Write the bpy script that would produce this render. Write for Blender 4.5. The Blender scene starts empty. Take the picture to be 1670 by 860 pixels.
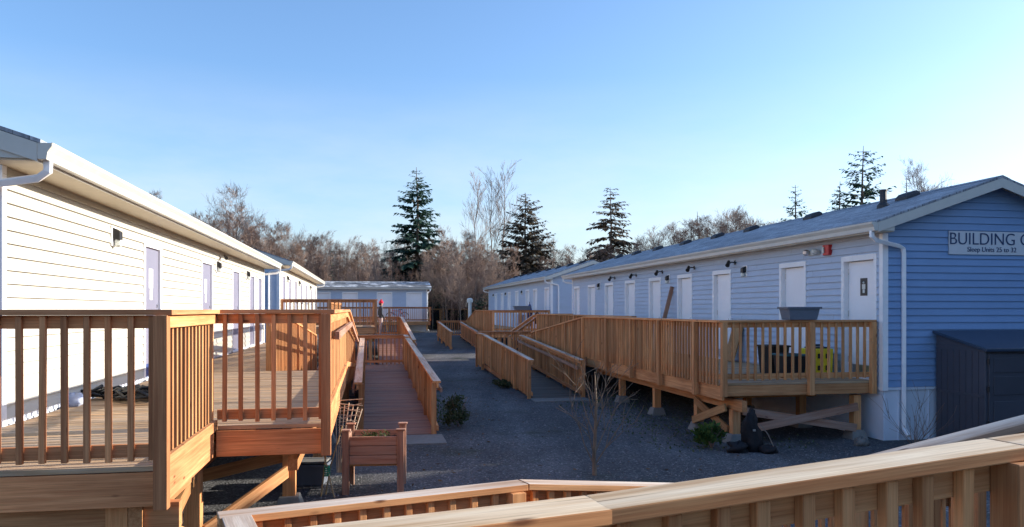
import bpy, bmesh, math, random
from mathutils import Vector, Matrix
R = math.radians
S = bpy.context.scene
C = S.collection

# ------------------------------------------------------------------ camera, sky, sun, exposure
EYE = 2.28
cam = bpy.data.cameras.new('camera'); camo = bpy.data.objects.new('camera', cam); C.objects.link(camo)
camo.location = (0, 0, EYE); camo.rotation_euler = (R(90), 0, 0)
cam.lens = 26.95; cam.sensor_width = 36; cam.sensor_fit = 'HORIZONTAL'
cam.shift_y = 0.0449; cam.clip_start = 0.05; cam.clip_end = 3000
S.camera = camo
SUN_AZ, SUN_EL = 14.0, 17.0            # degrees from +X towards +Y, elevation
w = bpy.data.worlds.new('World'); S.world = w; w.use_nodes = True
nt = w.node_tree; nt.nodes.clear()
sky = nt.nodes.new('ShaderNodeTexSky'); sky.sky_type = 'NISHITA'; sky.sun_disc = False
sky.sun_elevation = R(SUN_EL); sky.sun_rotation = R(90 - SUN_AZ)
sky.air_density = 1.0; sky.dust_density = 1.5; sky.ozone_density = 4.5; sky.altitude = 50
bg = nt.nodes.new('ShaderNodeBackground'); bg.inputs['Strength'].default_value = 0.107
wo = nt.nodes.new('ShaderNodeOutputWorld')
# thin high cloud, thickest low over the wood
tcw = nt.nodes.new('ShaderNodeTexCoord'); spw = nt.nodes.new('ShaderNodeSeparateXYZ'); nt.links.new(tcw.outputs['Generated'], spw.inputs[0])
low = nt.nodes.new('ShaderNodeMapRange'); low.inputs[1].default_value = 0.0; low.inputs[2].default_value = 0.29; low.inputs[3].default_value = 1.0; low.inputs[4].default_value = 0.0
nt.links.new(spw.outputs[2], low.inputs[0])
mpw = nt.nodes.new('ShaderNodeMapping'); mpw.inputs['Scale'].default_value = (3.0, 3.0, 11.0); nt.links.new(tcw.outputs['Generated'], mpw.inputs[0])
cn = nt.nodes.new('ShaderNodeTexNoise'); cn.inputs['Scale'].default_value = 1.6; cn.inputs['Detail'].default_value = 6; cn.inputs['Roughness'].default_value = 0.6
nt.links.new(mpw.outputs[0], cn.inputs['Vector'])
cr = nt.nodes.new('ShaderNodeMapRange'); cr.inputs[1].default_value = 0.12; cr.inputs[2].default_value = 0.82; nt.links.new(cn.outputs[0], cr.inputs[0])
cm_ = nt.nodes.new('ShaderNodeMath'); cm_.operation = 'MULTIPLY'; nt.links.new(low.outputs[0], cm_.inputs[0]); nt.links.new(cr.outputs[0], cm_.inputs[1])
cm2 = nt.nodes.new('ShaderNodeMath'); cm2.operation = 'MULTIPLY'; cm2.inputs[1].default_value = 0.85; nt.links.new(cm_.outputs[0], cm2.inputs[0])
mxw = nt.nodes.new('ShaderNodeMix'); mxw.data_type = 'RGBA'; nt.links.new(cm2.outputs[0], mxw.inputs[0]); nt.links.new(sky.outputs[0], mxw.inputs[6]); mxw.inputs[7].default_value = (3.5, 3.5, 3.55, 1)
nt.links.new(mxw.outputs[2], bg.inputs[0]); nt.links.new(bg.outputs[0], wo.inputs[0])
sl = bpy.data.lights.new('sun', 'SUN'); sl.energy = 3.4; sl.angle = R(0.55); sl.color = (1.0, 0.91, 0.76)
so = bpy.data.objects.new('sun', sl); C.objects.link(so)
sd = Vector((math.cos(R(SUN_EL)) * math.cos(R(SUN_AZ)), math.cos(R(SUN_EL)) * math.sin(R(SUN_AZ)), math.sin(R(SUN_EL))))
so.rotation_euler = sd.to_track_quat('Z', 'Y').to_euler(); so.location = (30, 10, 20)
S.view_settings.view_transform = 'Standard'; S.view_settings.look = 'None'
S.view_settings.exposure = 1.5; S.view_settings.gamma = 1.0
S.view_settings.use_curve_mapping = False

# ------------------------------------------------------------------ helpers
rnd = random.Random(7)

class MB:
    """collects boxes, beams, tubes; local frame O, ex, ey, z up"""
    def __init__(s, F=None):
        s.v = []; s.f = []; s.g = []; s.t = []; s.m = []
        s.F = F or ((0, 0, 0), (1, 0), (0, 1))
        (s.O, s.ex, s.ey) = s.F
        s.flip = (s.ex[0] * s.ey[1] - s.ex[1] * s.ey[0]) < 0
    def W(s, p):
        return Vector((s.O[0] + p[0] * s.ex[0] + p[1] * s.ey[0], s.O[1] + p[0] * s.ex[1] + p[1] * s.ey[1], s.O[2] + p[2]))
    def add(s, pts, faces, gcs=None, tone=None, mi=0):
        b = len(s.v)
        off = Vector((rnd.uniform(0, 60), rnd.uniform(0, 20), rnd.uniform(0, 20)))
        tone = rnd.random() if tone is None else tone
        for i, p in enumerate(pts):
            s.v.append(s.W(p)); s.g.append((Vector(gcs[i]) if gcs else Vector(p)) + off); s.t.append(tone)
        for f in faces:
            f = [b + i for i in f]
            s.f.append(f[::-1] if s.flip else f); s.m.append(mi)
    HEX = [(0, 3, 2, 1), (4, 5, 6, 7), (0, 1, 5, 4), (1, 2, 6, 5), (2, 3, 7, 6), (3, 0, 4, 7)]
    def box(s, x0, x1, y0, y1, z0, z1, tone=None, mi=0):
        P = [(x0, y0, z0), (x1, y0, z0), (x1, y1, z0), (x0, y1, z0), (x0, y0, z1), (x1, y0, z1), (x1, y1, z1), (x0, y1, z1)]
        d = sorted([(x1 - x0, 0), (y1 - y0, 1), (z1 - z0, 2)], reverse=True)
        o = [k for _, k in d]
        s.add(P, s.HEX, [(p[o[0]], p[o[1]], p[o[2]]) for p in P], tone, mi)
    def beam(s, p0, p1, wd, ht, plumb=False, up=(0, 0, 1), tone=None, mi=0):
        p0 = Vector(p0); p1 = Vector(p1); a = p1 - p0; L = a.length; a = a / L
        up = Vector(up)
        if abs(a.dot(up)) > 0.98: up = Vector((1, 0, 0))
        sd_ = a.cross(up).normalized()
        u = Vector((0, 0, 1)) if plumb else sd_.cross(a).normalized()
        P = []; G = []
        for (q, l) in ((p0, 0), (p1, L)):
            for (i, j) in ((-1, -1), (1, -1), (1, 1), (-1, 1)):
                P.append(q + sd_ * (i * wd / 2) + u * (j * ht / 2)); G.append((l, i * wd / 2, j * ht / 2))
        s.add(P, [(0, 1, 2, 3), (7, 6, 5, 4), (0, 4, 5, 1), (1, 5, 6, 2), (2, 6, 7, 3), (3, 7, 4, 0)], G, tone, mi)
    def tube(s, pts, r, n=6, tone=None, mi=0, cap=True):
        pts = [Vector(p) for p in pts]; k = len(pts)
        rr = r if isinstance(r, (list, tuple)) else [r] * k
        P = []; G = []; l = 0; ref = None
        for i, p in enumerate(pts):
            a = (pts[min(i + 1, k - 1)] - pts[max(i - 1, 0)])
            if a.length < 1e-9: a = Vector((0, 0, 1))
            a.normalize()
            if ref is None:
                ref = a.orthogonal().normalized()
            ref = (ref - a * ref.dot(a))
            ref = ref.normalized() if ref.length > 1e-6 else a.orthogonal().normalized()
            b = a.cross(ref)
            if i: l += (p - pts[i - 1]).length
            for j in range(n):
                t = 2 * math.pi * j / n
                P.append(p + (ref * math.cos(t) + b * math.sin(t)) * rr[i]); G.append((l, rr[i] * math.cos(t), rr[i] * math.sin(t)))
        F = []
        for i in range(k - 1):
            for j in range(n):
                F.append((i * n + j, i * n + (j + 1) % n, (i + 1) * n + (j + 1) % n, (i + 1) * n + j))
        if cap:
            F.append(tuple(range(n))[::-1]); F.append(tuple(range((k - 1) * n, k * n)))
        s.add(P, F, G, tone, mi)
    def lathe(s, c, prof, n=16, tone=None, mi=0):
        P = []; F = []
        for (r, z) in prof:
            for j in range(n):
                t = 2 * math.pi * j / n; P.append((c[0] + r * math.cos(t), c[1] + r * math.sin(t), c[2] + z))
        k = len(prof)
        for i in range(k - 1):
            for j in range(n):
                F.append((i * n + j, i * n + (j + 1) % n, (i + 1) * n + (j + 1) % n, (i + 1) * n + j))
        F.append(tuple(range(n))[::-1]); F.append(tuple(range((k - 1) * n, k * n)))
        s.add(P, F, None, tone, mi)
    def prism(s, poly, x0, x1, tone=None, mi=0):
        """extrude a polygon given in (y,z) along x"""
        n = len(poly)
        P = [(x0, y, z) for y, z in poly] + [(x1, y, z) for y, z in poly]
        F = [tuple(range(n))[::-1], tuple(range(n, 2 * n))]
        for i in range(n):
            j = (i + 1) % n; F.append((i, j, n + j, n + i))
        s.add(P, F, [(p[0], p[1], p[2]) for p in P], tone, mi)
    def frustum(s, cx, cy, z0, z1, a0, b0, a1, b1, tone=None, mi=0):
        P = [(cx - a0, cy - b0, z0), (cx + a0, cy - b0, z0), (cx + a0, cy + b0, z0), (cx - a0, cy + b0, z0),
             (cx - a1, cy - b1, z1), (cx + a1, cy - b1, z1), (cx + a1, cy + b1, z1), (cx - a1, cy + b1, z1)]
        s.add(P, s.HEX, None, tone, mi)
    def build(s, name, mats, parent=None, bevel=0.0, smooth=False):
        base = root_of(parent).location if parent else Vector((0, 0, 0))
        me = bpy.data.meshes.new(name)
        me.from_pydata([v - base for v in s.v], [], s.f)
        mats = mats if isinstance(mats, (list, tuple)) else [mats]
        for m in mats: me.materials.append(m)
        me.polygons.foreach_set('material_index', s.m)
        a = me.attributes.new('gc', 'FLOAT_VECTOR', 'POINT'); a.data.foreach_set('vector', [c for g in s.g for c in g])
        a = me.attributes.new('tone', 'FLOAT', 'POINT'); a.data.foreach_set('value', s.t)
        if smooth: me.polygons.foreach_set('use_smooth', [True] * len(s.f))
        me.update()
        o = bpy.data.objects.new(name, me); C.objects.link(o)
        if parent: o.parent = parent
        if bevel:
            b = o.modifiers.new('bevel', 'BEVEL'); b.width = bevel; b.segments = 2; b.limit_method = 'ANGLE'
        return o

def root_of(o):
    while o.parent: o = o.parent
    return o

def tag(o, label, cat, group=None, kind=None):
    if label: o['label'] = label
    if cat: o['category'] = cat
    if group: o['group'] = group
    if kind: o['kind'] = kind
    return o

def thing(name, loc, label, cat, group=None):
    o = bpy.data.objects.new(name, None); C.objects.link(o); o.location = loc; o.empty_display_size = 0.3
    return tag(o, label, cat, group)

def copy_tree(o, loc=None, rz=None, sc=None, label=None, group=None):
    c = o.copy(); C.objects.link(c)
    for ch in o.children:
        k = ch.copy(); C.objects.link(k); k.parent = c
        for g in ch.children:
            q = g.copy(); C.objects.link(q); q.parent = k
    if loc is not None: c.location = loc
    if rz is not None: c.rotation_euler = (0, 0, rz)
    if sc is not None: c.scale = sc if isinstance(sc, tuple) else (sc, sc, sc)
    if label: c['label'] = label
    if group: c['group'] = group
    return c

def ground_z(x, y):
    if y < 22: z = 0
    elif y < 38: z = 0.17 * (y - 22) / 16
    elif y < 58: z = 0.17 + 0.43 * (y - 38) / 20
    else: z = 0.6 + 0.3 * min(1, (y - 58) / 30)
    return z

# ------------------------------------------------------------------ materials
def new_mat(name):
    m = bpy.data.materials.new(name); m.use_nodes = True
    n = m.node_tree; b = n.nodes['Principled BSDF']
    return m, n, b

def node(n, t, **kw):
    x = n.nodes.new(t)
    for k, v in kw.items(): setattr(x, k, v)
    return x

def ramp(n, fac, stops):
    r = node(n, 'ShaderNodeValToRGB'); e = r.color_ramp.elements
    while len(e) > len(stops): e.remove(e[-1])
    while len(e) < len(stops): e.new(0.5)
    for i, (p, c) in enumerate(stops): e[i].position = p; e[i].color = (c[0], c[1], c[2], 1)
    n.links.new(fac, r.inputs[0]); return r

def mixc(n, typ, fac, a, b):
    x = node(n, 'ShaderNodeMix', data_type='RGBA', blend_type=typ)
    for s_, v in ((0, fac), (6, a), (7, b)):
        if hasattr(v, 'links'): n.links.new(v, x.inputs[s_])
        else: x.inputs[s_].default_value = v if s_ == 0 else (v[0], v[1], v[2], 1)
    return x.outputs[2]

def noise(n, vec, scale, detail=4, rough=0.55, mapping=None):
    if mapping:
        mp = node(n, 'ShaderNodeMapping'); mp.inputs['Scale'].default_value = mapping
        n.links.new(vec, mp.inputs[0]); vec = mp.outputs[0]
    x = node(n, 'ShaderNodeTexNoise'); x.inputs['Scale'].default_value = scale
    x.inputs['Detail'].default_value = detail; x.inputs['Roughness'].default_value = rough
    n.links.new(vec, x.inputs['Vector']); return x.outputs[0]

def bump(n, b, h, strength, dist):
    x = node(n, 'ShaderNodeBump'); x.inputs['Strength'].default_value = strength; x.inputs['Distance'].default_value = dist
    n.links.new(h, x.inputs['Height']); n.links.new(x.outputs[0], b.inputs['Normal'])

def wood(name, light, dark, grey=None, greyamt=0.0, rough=0.7, knots=True, crack=0.25):
    m, n, b = new_mat(name)
    g = node(n, 'ShaderNodeAttribute', attribute_name='gc').outputs['Vector']
    t = node(n, 'ShaderNodeAttribute', attribute_name='tone').outputs['Fac']
    gr = noise(n, g, 1.0, 6, 0.6, (1.3, 34, 34))
    blot = noise(n, g, 1.0, 3, 0.5, (1.2, 4, 4))
    base = ramp(n, gr, [(0.3, dark), (0.68, light)]).outputs[0]
    tone = ramp(n, t, [(0.0, (0.66, 0.60, 0.56)), (0.5, (0.95, 0.95, 0.95)), (1.0, (1.2, 1.12, 1.02))]).outputs[0]
    col = mixc(n, 'MULTIPLY', 1.0, base, tone)
    bl = ramp(n, blot, [(0.3, (0.74, 0.70, 0.68)), (0.65, (1.08, 1.08, 1.08))]).outputs[0]
    col = mixc(n, 'MULTIPLY', 0.8, col, bl)
    if grey:
        gm = noise(n, g, 1.0, 4, 0.6, (0.8, 9, 9))
        gmr = ramp(n, gm, [(0.38, (0, 0, 0)), (0.62, (greyamt,) * 3)]).outputs[0]
        col = mixc(n, 'MIX', gmr, col, grey)
    fg = noise(n, g, 1.0, 4, 0.65, (3.0, 170, 170))
    col = mixc(n, 'MULTIPLY', 0.75, col, ramp(n, fg, [(0.32, (0.74, 0.71, 0.68)), (0.62, (1.1, 1.1, 1.1))]).outputs[0])
    ck = noise(n, g, 1.0, 3, 0.5, (0.9, 60, 60))
    col = mixc(n, 'MULTIPLY', crack, col, ramp(n, ck, [(0.27, (0.32, 0.27, 0.22)), (0.34, (1, 1, 1))]).outputs[0])
    if knots:
        mp = node(n, 'ShaderNodeMapping'); mp.inputs['Scale'].default_value = (2.6, 9, 9); n.links.new(g, mp.inputs[0])
        v = node(n, 'ShaderNodeTexVoronoi'); v.inputs['Scale'].default_value = 1.0; n.links.new(mp.outputs[0], v.inputs['Vector'])
        kr = ramp(n, v.outputs['Distance'], [(0.05, (1, 1, 1)), (0.12, (0, 0, 0))]).outputs[0]
        col = mixc(n, 'MIX', kr, col, (dark[0] * .35, dark[1] * .3, dark[2] * .3))
    n.links.new(col, b.inputs['Base Color']); b.inputs['Roughness'].default_value = rough
    b.inputs['Specular IOR Level'].default_value = 0.25
    bump(n, b, gr, 0.35, 0.004)
    return m

def plain(name, col, rough=0.5, var=0.12, metal=0.0, scale=6.0, bumpy=0.0, spec=0.4):
    m, n, b = new_mat(name)
    g = node(n, 'ShaderNodeAttribute', attribute_name='gc').outputs['Vector']
    t = node(n, 'ShaderNodeAttribute', attribute_name='tone').outputs['Fac']
    nz = noise(n, g, scale, 5, 0.6)
    r = ramp(n, nz, [(0.3, tuple(c * (1 - var) for c in col)), (0.7, tuple(min(1, c * (1 + var)) for c in col))]).outputs[0]
    tn = ramp(n, t, [(0, (1 - var * .6,) * 3), (1, (1 + var * .4,) * 3)]).outputs[0]
    n.links.new(mixc(n, 'MULTIPLY', 1.0, r, tn), b.inputs['Base Color'])
    b.inputs['Roughness'].default_value = rough; b.inputs['Metallic'].default_value = metal
    b.inputs['Specular IOR Level'].default_value = spec
    if bumpy: bump(n, b, nz, bumpy, 0.02)
    return m

M = {}
M['cedar'] = wood('cedar', (0.74, 0.405, 0.19), (0.49, 0.205, 0.082))
M['cedar_red'] = wood('cedar_red', (0.75, 0.36, 0.17), (0.49, 0.185, 0.078))
M['cap'] = wood('weathered_cap', (0.56, 0.40, 0.29), (0.40, 0.26, 0.18), (0.68, 0.58, 0.49), 0.95)
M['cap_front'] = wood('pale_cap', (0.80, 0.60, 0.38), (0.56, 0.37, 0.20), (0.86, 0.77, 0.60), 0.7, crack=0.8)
M['deck'] = wood('deck_boards', (0.62, 0.41, 0.225), (0.40, 0.235, 0.12), (0.56, 0.44, 0.33), 0.6)
M['ramp'] = wood('ramp_boards', (0.40, 0.20, 0.13), (0.25, 0.12, 0.08), (0.34, 0.24, 0.20), 0.6)
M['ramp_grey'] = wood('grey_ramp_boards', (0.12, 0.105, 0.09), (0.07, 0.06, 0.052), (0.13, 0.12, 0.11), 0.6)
M['raw'] = wood('raw_timber', (0.62, 0.37, 0.17), (0.42, 0.21, 0.085))
M['planter'] = wood('planter_wood', (0.50, 0.28, 0.19), (0.33, 0.16, 0.105), (0.45, 0.33, 0.27), 0.5)
M['gable_siding'] = plain('shade_blue_siding', (0.205, 0.335, 0.56), 0.55, 0.05, scale=2.0)  # bluer than the facade: sky-blue shade put into the gable colour
M['white_siding'] = plain('cream_siding', (0.50, 0.48, 0.43), 0.6, 0.05, scale=2.0)
M['grey_siding'] = plain('grey_siding', (0.45, 0.52, 0.64), 0.55, 0.05, scale=2.0)
M['trim'] = plain('white_trim', (0.84, 0.84, 0.86), 0.45, 0.04)
M['gutter'] = plain('painted_gutter', (0.56, 0.55, 0.51), 0.35, 0.05)
M['soffit'] = plain('soffit', (0.52, 0.45, 0.34), 0.6, 0.06)
M['skirt'] = plain('skirting', (0.66, 0.72, 0.82), 0.6, 0.08, scale=1.5)
M['door_white'] = plain('white_door', (0.83, 0.83, 0.86), 0.4, 0.04, scale=1.5)
M['door_grey'] = plain('lavender_grey_door', (0.21, 0.21, 0.29), 0.4, 0.05, scale=1.5)
M['dark_metal'] = plain('dark_metal', (0.035, 0.033, 0.035), 0.4, 0.2, 0.3)
M['steel'] = plain('steel', (0.5, 0.5, 0.52), 0.35, 0.1, 0.9)
M['vent'] = plain('roof_vent', (0.03, 0.032, 0.04), 0.55, 0.2)
M['red'] = plain('red_plastic', (0.55, 0.03, 0.03), 0.35, 0.08)
M['pale_plastic'] = plain('pale_plastic', (0.62, 0.65, 0.62), 0.35, 0.06)
M['paper'] = plain('paper', (0.75, 0.75, 0.72), 0.8, 0.05)
M['grey_tub'] = plain('grey_tub', (0.13, 0.15, 0.19), 0.45, 0.1)
M['black'] = plain('black_plastic', (0.016, 0.017, 0.020), 0.38, 0.25)
M['black_soft'] = plain('black_fabric', (0.008, 0.009, 0.013), 0.75, 0.3, bumpy=0.6, scale=14)
M['yellow'] = plain('yellow_plastic', (0.75, 0.60, 0.03), 0.45, 0.12)
M['teal'] = plain('teal_plastic', (0.03, 0.13, 0.16), 0.4, 0.1)
M['shed'] = plain('shed_wall', (0.060, 0.062, 0.080), 0.55, 0.12, scale=1.5)
M['shed_roof'] = plain('shed_roof', (0.030, 0.050, 0.085), 0.4, 0.12, scale=1.5)
M['concrete'] = plain('concrete', (0.20, 0.195, 0.185), 0.9, 0.15, bumpy=0.3, scale=9)
M['soil'] = plain('soil', (0.03, 0.022, 0.015), 0.95, 0.4, bumpy=1.0, scale=30)
M['bamboo'] = plain('bamboo', (0.36, 0.25, 0.13), 0.5, 0.2)
M['lattice'] = plain('lattice', (0.50, 0.41, 0.32), 0.7, 0.15)
M['green_tie'] = plain('green_twine', (0.02, 0.22, 0.13), 0.5, 0.2)
M['blue'] = plain('blue_plastic', (0.04, 0.07, 0.22), 0.5, 0.1)
M['pale_blue'] = plain('pale_blue_sheet', (0.48, 0.53, 0.68), 0.6, 0.08)
M['rock'] = plain('rock', (0.16, 0.15, 0.14), 0.9, 0.3, bumpy=0.8, scale=12)
M['rock_pale'] = plain('gravel_stones', (0.17, 0.17, 0.18), 0.9, 0.5)
M['bark_grey'] = plain('grey_bark', (0.15, 0.115, 0.095), 0.9, 0.3)
M['bark_pale'] = plain('pale_bark', (0.24, 0.20, 0.17), 0.9, 0.25)
M['sapling'] = plain('sapling_bark', (0.19, 0.14, 0.10), 0.8, 0.2)
M['twig'] = plain('red_brown_twigs', (0.20, 0.13, 0.102), 0.9, 0.35)
M['twig_pale'] = plain('pale_twigs', (0.26, 0.185, 0.15), 0.9, 0.3)
M['sign_ink'] = plain('sign_ink', (0.02, 0.05, 0.14), 0.5, 0.05)
M['sign'] = plain('sign_board', (0.62, 0.64, 0.68), 0.5, 0.03)
M['hoodie'] = plain('hoodie', (0.05, 0.055, 0.065), 0.9, 0.2)
M['pants'] = plain('pants', (0.52, 0.40, 0.37), 0.9, 0.1)
M['skin'] = plain('skin', (0.45, 0.25, 0.18), 0.6, 0.05)
M['hair'] = plain('hair', (0.03, 0.02, 0.015), 0.7, 0.1)
M['knit'] = plain('red_knit', (0.55, 0.02, 0.05), 0.95, 0.15)

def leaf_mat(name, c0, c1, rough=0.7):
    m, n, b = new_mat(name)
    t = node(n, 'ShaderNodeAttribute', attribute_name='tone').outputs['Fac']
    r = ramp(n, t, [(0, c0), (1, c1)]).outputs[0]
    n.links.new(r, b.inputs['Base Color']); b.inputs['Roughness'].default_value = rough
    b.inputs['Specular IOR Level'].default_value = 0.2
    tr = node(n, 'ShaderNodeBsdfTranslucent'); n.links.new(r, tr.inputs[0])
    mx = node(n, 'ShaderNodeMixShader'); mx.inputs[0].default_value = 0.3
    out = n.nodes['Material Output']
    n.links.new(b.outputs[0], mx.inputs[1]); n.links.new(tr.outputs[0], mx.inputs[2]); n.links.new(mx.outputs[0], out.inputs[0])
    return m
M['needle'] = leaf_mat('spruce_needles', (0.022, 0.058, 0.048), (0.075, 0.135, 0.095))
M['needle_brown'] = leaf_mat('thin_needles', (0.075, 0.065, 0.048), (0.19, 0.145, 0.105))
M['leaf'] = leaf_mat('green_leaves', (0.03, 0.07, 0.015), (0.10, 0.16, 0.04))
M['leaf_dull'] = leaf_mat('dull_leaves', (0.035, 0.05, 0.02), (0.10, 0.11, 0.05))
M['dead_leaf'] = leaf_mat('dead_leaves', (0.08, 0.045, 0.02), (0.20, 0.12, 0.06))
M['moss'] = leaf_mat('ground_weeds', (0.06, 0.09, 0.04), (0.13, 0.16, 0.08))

def roof_mat(name='asphalt_shingles', k=1.0, frost=(0.58, 0.72, 0.6), fcol=(0.42, 0.44, 0.47), fs=(1.6, 5, 5)):
    m, n, b = new_mat(name)
    g = node(n, 'ShaderNodeAttribute', attribute_name='gc').outputs['Vector']
    br = node(n, 'ShaderNodeTexBrick'); n.links.new(g, br.inputs['Vector'])
    br.inputs['Scale'].default_value = 1.0; br.inputs['Brick Width'].default_value = 0.32; br.inputs['Row Height'].default_value = 0.14
    br.inputs['Mortar Size'].default_value = 0.006; br.inputs['Mortar Smooth'].default_value = 0.2; br.offset = 0.37
    br.inputs['Color1'].default_value = (0.22 * k, 0.245 * k, 0.28 * k, 1); br.inputs['Color2'].default_value = (0.35 * k, 0.38 * k, 0.43 * k, 1)
    br.inputs['Mortar'].default_value = (0.08, 0.09, 0.105, 1)
    sp = noise(n, g, 26, 3, 0.7)
    c = mixc(n, 'MULTIPLY', 0.8, br.outputs[0], ramp(n, sp, [(0.35, (0.6, 0.6, 0.62)), (0.65, (1.3, 1.3, 1.3))]).outputs[0])
    fr = noise(n, g, 1.0, 5, 0.75, fs)
    c = mixc(n, 'MIX', ramp(n, fr, [(frost[0], (0, 0, 0)), (frost[1], (frost[2],) * 3)]).outputs[0], c, fcol)
    c = mixc(n, 'MULTIPLY', 1.0, c, ramp(n, noise(n, g, 0.7, 4, 0.6, (0.5, 1.6, 1)), [(0.3, (0.72, 0.72, 0.74)), (0.7, (1.2, 1.2, 1.2))]).outputs[0])
    n.links.new(c, b.inputs['Base Color']); b.inputs['Roughness'].default_value = 0.8
    bump(n, b, br.outputs['Fac'], 0.4, -0.01)
    return m
M['roof'] = roof_mat()
M['roof_frost'] = roof_mat('frosty_shingles', 0.45, (0.50, 0.60, 0.95), (0.75, 0.77, 0.8), (1.1, 1.8, 1.8))

def ground_mat():
    m, n, b = new_mat('gravel_ground')
    p = node(n, 'ShaderNodeNewGeometry').outputs['Position']
    v = node(n, 'ShaderNodeTexVoronoi'); v.inputs['Scale'].default_value = 42; n.links.new(p, v.inputs['Vector'])
    sep = node(n, 'ShaderNodeSeparateColor'); n.links.new(v.outputs['Color'], sep.inputs[0])
    c = ramp(n, sep.outputs[0], [(0.0, (0.062, 0.064, 0.070)), (0.6, (0.105, 0.108, 0.118)), (0.95, (0.140, 0.143, 0.152)), (1.0, (0.30, 0.30, 0.30))]).outputs[0]
    big = noise(n, p, 0.35, 5, 0.6)
    c = mixc(n, 'MULTIPLY', 0.9, c, ramp(n, big, [(0.3, (0.70, 0.68, 0.66)), (0.7, (1.22, 1.22, 1.22))]).outputs[0])
    ms = noise(n, p, 0.55, 6, 0.65)
    c = mixc(n, 'MIX', ramp(n, ms, [(0.57, (0, 0, 0)), (0.70, (0.75,) * 3)]).outputs[0], c, (0.045, 0.05, 0.026))
    trk = noise(n, p, 1.0, 4, 0.6, (0.9, 0.10, 1))
    c = mixc(n, 'MULTIPLY', 0.8, c, ramp(n, trk, [(0.42, (0.80, 0.80, 0.80)), (0.60, (1.28, 1.26, 1.24))]).outputs[0])
    # away from the yard the gravel gives way to leaf litter
    sx = node(n, 'ShaderNodeSeparateXYZ'); n.links.new(p, sx.inputs[0])
    far = node(n, 'ShaderNodeMapRange'); far.inputs[1].default_value = 58; far.inputs[2].default_value = 64; n.links.new(sx.outputs[1], far.inputs[0])
    lit = ramp(n, noise(n, p, 1.2, 6, 0.7), [(0.3, (0.07, 0.045, 0.025)), (0.7, (0.15, 0.10, 0.055))]).outputs[0]
    c = mixc(n, 'MIX', far.outputs[0], c, lit)
    n.links.new(c, b.inputs['Base Color']); b.inputs['Roughness'].default_value = 0.9
    b.inputs['Specular IOR Level'].default_value = 0.2
    bump(n, b, v.outputs['Distance'], 0.5, 0.02)
    return m
M['ground'] = ground_mat()

# ------------------------------------------------------------------ ground
def build_ground():
    xs = [-400, -200, -100, -60] + [x for x in range(-40, 41, 4)] + [60, 100, 200, 400]
    ys = [-200, -80, -30] + [y for y in range(-12, 100, 2)] + [120, 160, 240, 400, 900]
    b = MB()
    idx = {}
    for j, y in enumerate(ys):
        for i, x in enumerate(xs):
            idx[i, j] = len(b.v); b.v.append(Vector((x, y, ground_z(x, y)))); b.g.append(Vector((x, y, 0))); b.t.append(.5)
    for j in range(len(ys) - 1):
        for i in range(len(xs) - 1):
            b.f.append([idx[i, j], idx[i + 1, j], idx[i + 1, j + 1], idx[i, j + 1]]); b.m.append(0)
    tag(b.build('ground', M['ground'], smooth=True), None, None, kind='structure')
build_ground()

def build_sun_blocker():
    """bank added out of frame and shaped to keep the low sun off the gravel"""
    b = MB(); idx = {}; nx, ny = 14, 40
    for j in range(ny + 1):
        y = -34 + j * (56 / ny)
        for i in range(nx + 1):
            x = 13.5 + i * 2.2
            k = min(1, max(0, (x - 13.5) / 6.5)); k = k * k * (3 - 2 * k)
            e = min(1, max(0, (22 - y) / 6)) * min(1, (y + 34) / 6)
            z = 7.3 * k * e + 0.35 * math.sin(x * 1.3 + y) * k * e - 0.05
            idx[i, j] = len(b.v); b.v.append(Vector((x, y, z))); b.g.append(Vector((x, y, z))); b.t.append(.5)
    for j in range(ny):
        for i in range(nx):
            b.f.append([idx[i, j], idx[i + 1, j], idx[i + 1, j + 1], idx[i, j + 1]]); b.m.append(0)
    tag(b.build('sun_block_mound', M['soil'], smooth=True), None, None, kind='structure')  # added mound, never in view, blocks low sun from the yard
build_sun_blocker()

# ------------------------------------------------------------------ buildings
D = (-0.1848, 0.9828); N = (0.9828, 0.1848)
OA = (-4.676, 7.0, 0.0); OC = (6.44, 13.3, 0.0)
def off(O, s, t, z): return (O[0] + D[0] * s + N[0] * t, O[1] + D[1] * s + N[1] * t, O[2] + z)
FA = (OA, D, N)                                     # x along the wall, y out of the facade
NM = (-N[0], -N[1]); DM = (-D[0], -D[1])
FC = (OC, D, NM)
OB = off(OA, 22.3, 0.0, 0.35); FB = (OB, D, N)
OD = off(OC, 25.3, 0.2, 0.15); FD = (OD, D, NM)
OE = (-6.5, 58.6, 0.35); FE = (OE, NM, DM)          # faces the camera, runs left

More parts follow.
